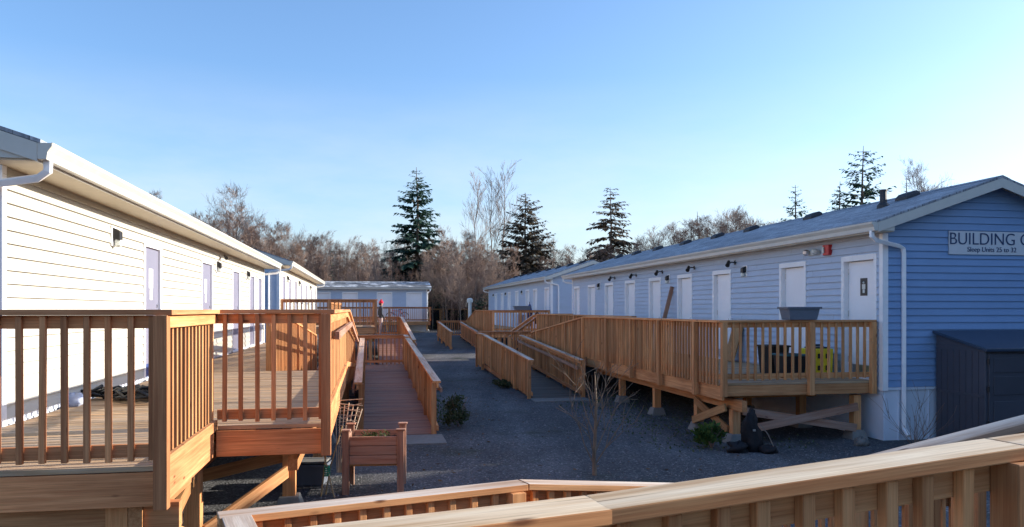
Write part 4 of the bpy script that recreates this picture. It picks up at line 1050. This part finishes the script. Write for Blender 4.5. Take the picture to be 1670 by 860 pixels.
# bare twiggy shrub by the shed, and the sapling
def twigs(mb, p, d, L, r, depth, rr, spread=.55, kids=(2, 4), upb=.25, n=3, minr=.003, seg=3):
    pts = [Vector(p)]; dd = Vector(d).normalized(); q = Vector(p); rad = [r]
    for i in range(seg):
        dd = (dd + Vector((rr.gauss(0, .10), rr.gauss(0, .10), rr.gauss(.02, .06)))).normalized()
        q = q + dd * L / seg; pts.append(q.copy()); rad.append(max(minr, r * (1 - .75 * (i + 1) / seg)))
    mb.tube(pts, rad, n, cap=False)
    if depth <= 0: return
    for k in range(rr.randint(*kids)):
        f = rr.uniform(.25, 1.0); i = min(seg - 1, int(f * seg)); base = pts[i].lerp(pts[i + 1], f * seg - i if f < 1 else 1)
        a = dd.orthogonal().normalized(); a = Matrix.Rotation(rr.uniform(0, 6.28), 3, dd) @ a
        nd = (dd * (1 - spread * .5) + a * spread * rr.uniform(.7, 1.3) + Vector((0, 0, upb))).normalized()
        twigs(mb, base, nd, L * rr.uniform(.45, .72), max(minr, r * .5), depth - 1, rr, spread, kids, upb, n, minr, seg)
rr = random.Random(77)
sp_ = thing('bare_sapling', (1.14, 10.55, 0), 'thin leafless sapling standing alone on the gravel before the right-hand ramp', 'tree')
mb = MB(); mb.tube([(1.14, 10.55, -.05), (1.13, 10.55, .25), (1.15, 10.55, .65), (1.16, 10.56, 1.0), (1.14, 10.55, 1.42)], [.034, .026, .022, .018, .007], 6); mb.build('trunk', M['sapling'], sp_)
mb = MB()
for (z, dx, dy, L) in ((.12, -.45, .1, 1.0), (.14, .55, .1, 1.05), (.2, -.35, -.2, .75), (.55, -.3, .2, .75), (.6, .3, -.2, .6), (.75, -.2, -.3, .55), (.85, .3, .2, .55), (.95, -.25, .1, .45), (1.05, .2, .1, .4), (.3, .42, .25, .7)):
    twigs(mb, (1.14, 10.55, z), (dx, dy, .85), L, .013, 2, rr, .55, (2, 3), .25, 4, .0034)
mb.build('crown', M['sapling'], sp_)
rr = random.Random(78)
dsh = thing('dry_shrub', (6.55, 12.5, 0), 'dry bare twiggy shrub at the skirting between downspout and shed', 'plant')
mb = MB()
for k in range(12): twigs(mb, (6.62, 12.6, 0), (rr.gauss(0, .4), rr.gauss(0, .3), 1), rr.uniform(.45, .8), .006, 1, rr, .5, (2, 4), .1, 4, .002)
mb.build('twigs', M['twig'], dsh)
# weeds on the ground by the deck edges (nobody could count them)
rr = random.Random(90); mb = MB()
for k in range(1500):
    s_ = rr.uniform(-.4, 9); t_ = rr.gauss(2.9, .8)
    p = MB(FC).W((s_, t_, 0)); hgt = rr.uniform(.015, .05)
    if t_ > 4.4: continue
    a = rr.uniform(0, 6.28); dx, dy = math.cos(a) * .02, math.sin(a) * .02
    mb.add([(p.x - dx, p.y - dy, 0), (p.x + dx, p.y + dy, 0), (p.x + dy * 1.2, p.y - dx, hgt)], [(0, 1, 2)], None, rr.random())
for k in range(900):
    s_ = rr.uniform(7.5, 24); p = MB(FA).W((s_, rr.gauss(4.85, .18), 0)); hgt = rr.uniform(.02, .08); z = ground_z(p.x, p.y)
    a = rr.uniform(0, 6.28); dx, dy = math.cos(a) * .02, math.sin(a) * .02
    mb.add([(p.x - dx, p.y - dy, z), (p.x + dx, p.y + dy, z), (p.x + dy * 1.2, p.y - dx, z + hgt)], [(0, 1, 2)], None, rr.random())
tag(mb.build('weeds', M['moss'], None), 'thin weeds and moss on the gravel along the decks', 'weeds', kind='stuff')

# loose stones and fallen leaves on the gravel
rr = random.Random(41); mb = MB()
for k in range(5200):
    y = 8.6 + 14 * rr.random() ** 1.7; x = rr.uniform(-3.2, 5.6) * (.5 + y / 26)
    r_ = rr.uniform(.006, .017) * (1.7 if rr.random() < .06 else 1); a = rr.uniform(0, 6.28); ca, sa = math.cos(a) * r_, math.sin(a) * r_; q = rr.uniform(.6, 1)
    mb.add([(x + ca, y + sa, 0), (x - sa * q, y + ca * q, 0), (x - ca, y - sa, 0), (x + sa * q, y - ca * q, 0), (x + ca * .2, y + sa * .1, r_ * rr.uniform(.7, 1.2))], [(0, 1, 4), (1, 2, 4), (2, 3, 4), (3, 0, 4)], None, rr.random())
tag(mb.build('stones', M['rock_pale'], None), 'loose stones scattered over the dark gravel yard', 'stones', kind='stuff')
mb = MB()
for k in range(420):
    y = 8.6 + 20 * rr.random() ** 1.3; x = rr.choice((rr.gauss(3.4, .9), rr.gauss(-1.0, .5), rr.uniform(-3, 4)))
    z = ground_z(x, y) + .004; a = rr.uniform(0, 6.28); L = rr.uniform(.02, .05); ca, sa = math.cos(a) * L, math.sin(a) * L
    mb.add([(x - ca, y - sa, z), (x + sa * .5, y - ca * .5, z + rr.uniform(.0, .02)), (x + ca, y + sa, z + rr.uniform(0, .02)), (x - sa * .5, y + ca * .5, z)], [(0, 1, 2, 3)], None, rr.random())
tag(mb.build('fallen_leaves', M['dead_leaf'], None), 'brown fallen leaves scattered on the gravel by the decks', 'leaves', kind='stuff')

# ------------------------------------------------------------------ far things: tub and sheet on deck D, pedestal, fence, bicycle, person
tub(FD, 0.2, 1.45, ZD + 1.072, .2, .42, .2, M['grey_tub'], 'grey tub on the rail of the far right deck', 'tub')
mb = MB(FD); mb.box(.75, 1.25, 1.15, 1.5, ZD + .002, ZD + .85); tag(mb.build('storage_box', M['pale_blue'], None, .02), 'pale blue upright box behind the balusters of the far right deck', 'box')
heap('rubbish_bag', (1.25, 38.0, ZD + .55), .17, .2, .36, M['black_soft'], 'round black bag hanging at the rail of the far right deck', 'bag', 14, amp=.12)
um = thing('folded_umbrella', MB(FD).W((.4, 1.0, ZD)), 'folded dark blue umbrella standing behind the far right deck rail', 'umbrella')
mb = MB(FD); mb.lathe((.5, 1.0, ZD), [(.14, .25), (.17, .3), (.15, .9), (.07, 1.3), (.02, 1.38)], 10); mb.build('canopy', M['blue'], um)
mb = MB(FD); mb.tube([(.5, 1.0, ZD), (.5, 1.0, ZD + 1.48)], .018, 6); mb.build('pole', M['dark_metal'], um)
pd = thing('white_pedestal', (-2.75, 50, ground_z(0, 50)), 'white capped post rising above the black fence near the pale building', 'post')
gz_ = ground_z(0, 50)
mb = MB(); mb.lathe((-2.75, 50, gz_), [(.11, -.05), (.11, 2.3), (.10, 2.31)], 12); mb.build('post', M['pale_plastic'], pd)
mb = MB(); mb.lathe((-2.75, 50, gz_), [(.19, 2.31), (.19, 2.50), (.16, 2.56), (.05, 2.6)], 12); mb.build('cap', M['pale_plastic'], pd)
fn = thing('mesh_fence', (-4.5, 64, ground_z(0, 64)), 'black mesh fence with wooden posts and top rail closing the end of the yard', 'fence')
mb = MB(); mb.box(-7.2, -0.5, 64.03, 64.05, .62, 2.24); mb.build('mesh_panel', M['black_soft'], fn)
mb = MB(); mb.box(-7.3, -0.4, 63.93, 64.08, 2.24, 2.36); mb.build('top_rail', M['raw'], fn)
for x in (-5.84, -3.55, -1.5):
    mb = MB(); mb.box(x - .22, x + .22, 63.92, 64.02, 1.30, 2.24); mb.box(x - .09, x + .09, 63.935, 64.025, .55, 1.30); mb.build('post', M['raw'], fn)
# bicycle
bk = thing('bicycle', MB(FE).W((2.3, .9, ZE)), 'bicycle parked on the low deck of the end building', 'bicycle')
zc = ZE + .34
def W_(x, z, y=.9): return (x, y, zc + z)
for cx in (1.75, 2.8):
    mb = MB(FE); mb.tube([(cx + .32 * math.cos(t * .2618), .9, zc + .32 * math.sin(t * .2618)) for t in range(25)], .025, 5); wh = mb.build('wheel', M['black'], bk)
    mb = MB(FE)
    for t in range(8): mb.tube([W_(cx, 0), (cx + .31 * math.cos(t * .785), .9, zc + .31 * math.sin(t * .785))], .004, 3)
    mb.build('spokes', M['steel'], wh)
mb = MB(FE)
for a, c in (((1.75, 0), (2.2, -.03)), ((1.75, 0), (2.08, .42)), ((2.2, -.03), (2.05, .5)), ((2.08, .42), (2.62, .45)), ((2.2, -.03), (2.62, .36)), ((2.6, .55), (2.8, 0))):
    mb.tube([W_(*a), W_(*c)], .018, 6)
mb.build('frame', M['red'], bk)
mb = MB(FE); mb.tube([(2.6, .62, zc + .6), (2.6, .9, zc + .58), (2.6, 1.18, zc + .6)], .014, 6); mb.build('handlebar', M['dark_metal'], bk)
mb = MB(FE); mb.frustum(2.04, .9, zc + .5, zc + .55, .12, .05, .13, .07); mb.build('saddle', M['black'], bk, .01)

def person(loc, rz, h=1.78):
    vs = {'pel': (0, 0, .95, .125), 'sp1': (0, .0, 1.10, .12), 'sp2': (0, .01, 1.28, .135), 'ch': (0, .0, 1.42, .12), 'nk': (0, -.01, 1.52, .055), 'hd0': (0, -.02, 1.58, .075), 'hd': (0, -.03, 1.67, .095), 'top': (0, -.02, 1.74, .07),
          'hL': (.09, 0, .90, .095), 'kL': (.10, -.02, .50, .068), 'aL': (.10, .02, .10, .05), 'tL': (.12, -.14, .04, .04), 'hR': (-.09, 0, .90, .095), 'kR': (-.11, .03, .50, .068), 'aR': (-.12, .08, .10, .05), 'tR': (-.14, -.08, .04, .04),
          'sL': (.19, 0, 1.43, .07), 'eL': (.27, .03, 1.14, .052), 'wL': (.26, -.06, .90, .036), 'mL': (.25, -.09, .82, .04), 'sR': (-.19, 0, 1.43, .07), 'eR': (-.27, .03, 1.14, .052), 'wR': (-.25, -.12, .93, .036), 'mR': (-.24, -.17, .86, .04)}
    ed = ['pel sp1', 'sp1 sp2', 'sp2 ch', 'ch nk', 'nk hd0', 'hd0 hd', 'hd top', 'pel hL', 'hL kL', 'kL aL', 'aL tL', 'pel hR', 'hR kR', 'kR aR', 'aR tR', 'ch sL', 'sL eL', 'eL wL', 'wL mL', 'ch sR', 'sR eR', 'eR wR', 'wR mR']
    ks = list(vs); me = bpy.data.meshes.new('body')
    k = h / 1.80
    me.from_pydata([[c * k for c in vs[q][:3]] for q in ks], [[ks.index(a) for a in e_.split()] for e_ in ed], [])
    o = bpy.data.objects.new('tmp', me); C.objects.link(o)
    m = o.modifiers.new('skin', 'SKIN'); m.use_smooth_shade = True
    for i, q in enumerate(ks):
        sv = me.skin_vertices[0].data[i]; sv.radius = (vs[q][3] * k * (1.15 if q in ('sp1', 'sp2', 'pel', 'ch') else 1), vs[q][3] * k * (.85 if q in ('sp1', 'sp2', 'pel', 'ch') else 1)); sv.use_root = (q == 'pel')
    s_ = o.modifiers.new('sub', 'SUBSURF'); s_.levels = 2; s_.render_levels = 2
    bpy.context.view_layer.update(); dg = bpy.context.evaluated_depsgraph_get()
    m2 = bpy.data.meshes.new_from_object(o.evaluated_get(dg)); bpy.data.objects.remove(o)
    m2.materials.clear()
    for q in ('hoodie', 'pants', 'skin', 'black'): m2.materials.append(M[q])
    for p in m2.polygons:
        z = p.center.z / k; x = abs(p.center.x) / k
        p.material_index = 3 if z < .09 else (2 if (z > 1.535 or (x > .2 and z < .90)) else (0 if z > .93 or x > .215 else 1)); p.use_smooth = True
    r = thing('person', loc, 'person in red knit hat, dark hoodie and pale trousers standing on the far ramp', 'person')
    r.rotation_euler = (0, 0, rz)
    b_ = bpy.data.objects.new('body', m2); C.objects.link(b_); b_.parent = r
    def sub(name, mb, mat):
        for i, v in enumerate(mb.v): mb.v[i] = v + r.location      # build() subtracts the root
        x = mb.build(name, mat, r, smooth=True)
    mb = MB(); mb.lathe((0, -.025 * k, 1.675 * k), [(.108, 0), (.116, .03), (.11, .08), (.08, .135), (.03, .165), (.0, .168)], 14); sub('knit_hat', mb, M['knit'])
    mb = MB(); mb.lathe((0, -.025 * k, 1.86 * k), [(0, -.035), (.035, -.02), (.04, .0), (.03, .025), (0, .035)], 8); sub('pompom', mb, M['knit'])
    mb = MB(); mb.lathe((0, .012 * k, 1.60 * k), [(.03, -.03), (.075, 0), (.085, .05), (.09, .09)], 10); sub('hair', mb, M['hair'])
    mb = MB()
    mb.tube([(0, -.118 * k, 1.665 * k), (0, -.140 * k, 1.63 * k), (0, -.122 * k, 1.617 * k)], [.008, .014, .008], 6); 
    for s1 in (-1, 1): mb.tube([(s1 * .098 * k, -.02 * k, 1.67 * k), (s1 * .108 * k, -.01 * k, 1.645 * k), (s1 * .095 * k, -.02 * k, 1.61 * k)], [.012, .018, .01], 5)
    sub('nose_and_ears', mb, M['skin'])
    mb = MB()
    for s1 in (-1, 1): mb.lathe((s1 * .035 * k, -.116 * k, 1.668 * k), [(0, -.008), (.009, 0), (0, .008)], 6)
    mb.box(-.025 * k, .025 * k, -.122 * k, -.112 * k, 1.583 * k, 1.59 * k); sub('eyes_and_mouth', mb, M['hair'])
    return r
pp = MB(FB).W((9.9, 3.95, zb1)); person((pp.x, pp.y, pp.z), R(115), 1.82)

# ------------------------------------------------------------------ trees
PXF = 1250.0
def from_px(px, Y): return ((px - 835) / PXF * Y)
def z_px(y, Y): return EYE + (505 - y) / PXF * Y

def conifer(loc, h, rad, label, seed, dense=1.0, mat='needle', bark='bark_grey', bare_base=.08, droop=.35, taper=1.0, group=None, tuft=.42, gap=.0, cat='tree', power=.9):
    rr = random.Random(seed)
    r = thing('conifer_tree', loc, label, cat, group)
    x, y, z = loc
    mb = MB(); mb.tube([(x, y, z - .3), (x + rr.gauss(0, .05), y, z + h * .35), (x + rr.gauss(0, .08), y, z + h * .7), (x, y, z + h)], [h * .016 + .05, h * .013, h * .007, .02], 7); mb.build('trunk', M[bark], r)
    mb = MB(); lm = MB()
    nw = int(h * 2.5 * dense) + 8
    for i in range(nw):
        f = bare_base + (1 - bare_base) * (i + rr.random() * .6) / nw
        if f > .985: continue
        L0 = rad * (1 - f) ** power * min(1, .6 + f * 3) + .08
        nb = rr.randint(3, 6) if f < .9 else 3
        for k in range(nb):
            if rr.random() < gap: continue
            a = rr.uniform(0, 6.28); L = L0 * rr.uniform(.8, 1.35)
            ca, sa = math.cos(a), math.sin(a); z0 = z + h * f; up0 = .25 - droop * (1 - f)
            pts = []
            for q in range(5):
                u = q / 4; pts.append(Vector((x + ca * L * u, y + sa * L * u, z0 + L * (up0 * u - droop * .9 * u * u * (1 - f * .6) + .16 * u ** 3))))
            lm.tube(pts, [.02 + L * .008, .016, .012, .008, .005], 3, cap=False)
            nt_ = max(5, int(L * 10.5 * dense))
            for q in range(nt_):
                u = (q + rr.random()) / nt_
                if u < .14: continue
                j = min(3, int(u * 4)); c = pts[j].lerp(pts[j + 1], u * 4 - j)
                side = rr.choice((-1, 1)); an = a + side * rr.uniform(.35, 1.15)
                tl_ = tuft * (1.38 - .85 * f) * rr.uniform(.5, 1.25) * (1.15 - .5 * u) * min(1, .45 + L * .4)
                dd = Vector((math.cos(an), math.sin(an), rr.uniform(-.55, .18))); pe = Vector((-dd.y, dd.x, rr.uniform(-.5, .5))).normalized()
                wd = tl_ * rr.uniform(.20, .36); c = c + Vector((0, 0, rr.uniform(-.05, .05)))
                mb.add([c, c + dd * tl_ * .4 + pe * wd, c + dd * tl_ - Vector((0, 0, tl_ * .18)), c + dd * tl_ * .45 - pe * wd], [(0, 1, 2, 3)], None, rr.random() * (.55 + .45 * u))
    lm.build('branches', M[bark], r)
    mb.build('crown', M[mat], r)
    return r
Y0 = 70
def con(px, ytop, Y, wpx, *a, **k):
    gz = ground_z(0, Y); x = from_px(px, Y); return conifer((x, Y, gz), z_px(ytop, Y) - gz, wpx / PXF * Y / 2, *a, **k)
con(679, 273, 68, 122, 'tall dark blue-green spruce rising behind the end building', 1, dense=1.35, droop=.42, tuft=.68, bare_base=.05, power=.62)
con(857, 315, 72, 128, 'bushy brown-green fir right of the three tall bare trunks', 2, dense=1.3, mat='needle_brown', droop=.3, tuft=.66, bare_base=.10, power=.55)
con(995, 306, 74, 104, 'ragged fir with a drooping crown above the middle of the right roof', 3, dense=1.05, mat='needle_brown', droop=.62, tuft=.75, gap=.15, bare_base=.15, power=.42)
con(1297, 302, 66, 88, 'small spruce peeking over the right roof, leftmost of three', 4, dense=.95, droop=.3, tuft=.6, power=.6)
con(1370, 296, 70, 76, 'slim spruce between the small one and the tall sparse one', 5, dense=.95, droop=.25, tuft=.6, power=.6)
con(1408, 238, 72, 116, 'tall sparse fir with open layered branches above the roof vent pipe', 6, dense=.9, droop=.18, tuft=.75, gap=.25, power=.45)
con(1478, 288, 75, 60, 'faint small fir beside the bare shrubby tree near the gable', 7, dense=.7, droop=.3, gap=.2)
con(1137, 345, 78, 70, 'grey half-bare conifer over the middle of the right roof', 8, dense=.7, mat='needle_brown', droop=.2, gap=.2, bark='bark_pale')
con(540, 408, 64, 46, 'small dark conifer in the wood just right of the second cream roof', 9, dense=.9, droop=.3, tuft=.5)
con(822, 458, 62, 44, 'short dense dark evergreen beside the pale building corner', 10, dense=1.3, droop=.25, tuft=.5, power=.6)
con(640, 425, 66, 40, 'dark conifer half hidden left of the tall spruce', 11, dense=.9, droop=.3, tuft=.5)
con(705, 440, 65, 46, 'low dark young conifer at the right foot of the tall spruce', 12, dense=1.1, droop=.3, tuft=.5, power=.6)
con(790, 472, 61, 40, 'lowest dark evergreen bush at the end of the yard left of the pale building', 13, dense=1.3, droop=.2, tuft=.45, power=.5)

def bare_tree(seed, h, spread, kids, label, bark, twig, slender=1.0, depth=4, first=.25, fine=False):
    rr = random.Random(seed)
    r = thing('bare_tree', (0, 0, 0), label, 'tree', 'bare trees of the wood behind the yard')
    mb = MB(); pts = []; n = 7; x = y = 0
    for i in range(n + 1):
        pts.append((x, y, -.3 + (h * .97 + .3) * i / n)); x += rr.gauss(0, h * .008); y += rr.gauss(0, h * .008)
    rad = [max(.016, h * .0125 * slender * (1 - .93 * (i / n) ** .9)) for i in range(n + 1)]
    mb.tube(pts, rad, 6, cap=False); mb.build('trunk', bark, r)
    mb = MB(); nb = kids
    for k in range(nb):
        f = first + (1 - first) * (k + rr.random()) / nb; i = min(n - 1, int(f * n)); p = Vector(pts[i]).lerp(Vector(pts[i + 1]), min(1, f * n - i))
        a = rr.uniform(0, 6.28); L = h * spread * (1.15 - .75 * f) * rr.uniform(.6, 1.2)
        if fine:
            twigs(mb, p, (math.cos(a) * .5, math.sin(a) * .5, 1.0), L, .013, 2, rr, .42, (3, 5), .3, 3, .006, 3); continue
        twigs(mb, p, (math.cos(a) * .8, math.sin(a) * .8, rr.uniform(.5, 1.3)), L, max(.012, h * .0042 * (1.1 - f)), depth - 1, rr, .6, (4, 6), .16, 3, .0065, 2)
    mb.build('crown', twig, r)
    return r
L_row = 'leafless reddish tree of the dense wood behind the yard'
bts = [bare_tree(100 + i, 10, sp, kd, L_row, M['bark_grey'] if i % 3 else M['bark_pale'], M['twig'] if i % 2 else M['twig_pale'], sl_, 4, fi)
       for i, (sp, kd, sl_, fi) in enumerate(((.30, 24, 1, .25), (.26, 26, .8, .3), (.36, 22, 1.1, .2), (.22, 24, .8, .4), (.33, 26, .9, .15), (.28, 20, 1.2, .3)))]
prof = [(150, 330), (250, 325), (310, 342), (345, 340), (382, 318), (420, 352), (470, 352), (520, 368), (570, 380), (620, 372), (660, 380), (740, 372), (770, 368), (840, 372), (900, 378), (950, 388), (1000, 382), (1040, 372),
        (1075, 356), (1110, 344), (1150, 340), (1190, 336), (1225, 340), (1260, 346), (1330, 346), (1440, 330), (1520, 320), (1670, 330), (1800, 330)]
def ytop(px):
    for (a, b_), (c, d_) in zip(prof[:-1], prof[1:]):
        if a <= px <= c: return b_ + (d_ - b_) * (px - a) / (c - a)
    return 345
bts.append(bare_tree(140, 10, .24, 26, L_row, M['bark_pale'], M['twig_pale'], .75, 4, .40, True))
rr = random.Random(4)
first = [True] * 6
def place(px, Y, yt, label=None, kind=None, group='bare trees of the wood behind the yard', wx=1.0):
    k = rr.randrange(6) if kind is None else kind
    gz = ground_z(0, Y); h = z_px(yt, Y) - gz; sc = h / 10.9
    x = from_px(px, Y); sxy = sc * wx
    if first[k]:
        o = bts[k]; first[k] = False; o.location = (x, Y, gz); o.rotation_euler = (0, 0, rr.uniform(0, 6.28)); o.scale = (sxy, sxy, sc)
        if label: o['label'] = label
        if group != o['group']: o['group'] = group
        return o
    return copy_tree(bts[k], (x, Y, gz), rr.uniform(0, 6.28), (sxy, sxy, sc), label or L_row, group)
px = 150
while px < 1330:
    Y = rr.uniform(66, 80)
    place(px + rr.uniform(-5, 5), Y, ytop(px) + 10 + abs(rr.gauss(0, 18)), wx=rr.uniform(.8, 1.1)); px += rr.uniform(9, 14)
px = 200
while px < 1000:
    Y = rr.uniform(82, 100)
    place(px, Y, ytop(px) + 22 + abs(rr.gauss(0, 24)), wx=rr.uniform(.8, 1.2)); px += rr.uniform(10, 16)
for k in range(26):
    px = 410 + 440 * (k + rr.random()) / 26
    place(px, rr.uniform(60.5, 64), ytop(px) + rr.uniform(25, 70), kind=rr.choice((0, 3)), wx=rr.uniform(.6, .85))
# individuals one can tell apart
def special(px, Y, yt, label, kind, wx=1.0):
    o = copy_tree(bts[kind], (from_px(px, Y), Y, ground_z(0, Y)), rr.uniform(0, 6.28), None, label, None)
    gz = ground_z(0, Y); sc = (z_px(yt, Y) - gz) / 10.8; o.scale = (sc * wx, sc * wx, sc)
    if 'group' in o: del o['group']
special(777, 76, 276, 'tall slender bare poplar, left of three rising above the wood', 6, .95)
special(800, 77, 270, 'tall slender bare poplar, middle and highest of three above the wood', 6, .9)
o = bts[6]; Y = 76; gz = ground_z(0, Y); sc = (z_px(278, Y) - gz) / 10
o.location = (from_px(824, Y), Y, gz); o.scale = (sc * .9, sc * .9, sc); o.rotation_euler = (0, 0, 2.2); o['label'] = 'tall slender bare poplar, right of three beside the bushy fir'; del o['group']
special(384, 72, 316, 'round-headed bare tree standing above the wood over the left gutter', 4, .85)
special(1502, 74, 270, 'bare vase-shaped tree above the roof right of the tall sparse fir', 2, .8)
special(1192, 78, 346, 'bare tree with a broad flat head over the right-hand roof', 2, .7)
special(724, 63, 368, 'pale straight bare trunk just right of the tall spruce', 3, .7)
special(255, 70, 318, 'bare treetop just showing over the near cream gutter', 0, .8)
special(340, 70, 342, 'dark bare tree at the left edge of the wood, next to the round-headed one', 5, .8)
# undergrowth: one mass of thin stems
mb = MB(); rr = random.Random(12)
for k in range(2600):
    Y = rr.uniform(62, 84); px = rr.uniform(230, 860); x = from_px(px, Y); gz = ground_z(0, Y); h = rr.uniform(1.2, 5.2)
    lx, ly = rr.gauss(0, .35), rr.gauss(0, .3)
    mb.tube([(x, Y, gz - .1), (x + lx * .4, Y + ly * .4, gz + h * .5), (x + lx, Y + ly, gz + h)], [.028, .02, .008], 3, cap=False)
    for q in range(4):
        f = rr.uniform(.3, .9); a = rr.uniform(0, 6.28); L = rr.uniform(.3, 1.1)
        p = (x + lx * f, Y + ly * f, gz + h * f); mb.tube([p, (p[0] + math.cos(a) * L, p[1] + math.sin(a) * L, p[2] + L * .7)], [.013, .006], 3, cap=False)
tag(mb.build('undergrowth', M['twig'], None), 'tangled brown undergrowth between the trunks of the wood', 'undergrowth', kind='stuff')
mb = MB(); rr = random.Random(13)
for k in range(260):
    Y = rr.uniform(61, 70); px = rr.uniform(300, 860); x = from_px(px, Y); gz = ground_z(0, Y)
    leaves(mb, (x, Y, gz + rr.uniform(.2, 1.3)), .6, .5, .4, 16, .22, rr)
tag(mb.build('brambles', M['leaf_dull'], None), 'dull green brambles and ferns at the foot of the wood', 'brambles', kind='stuff')
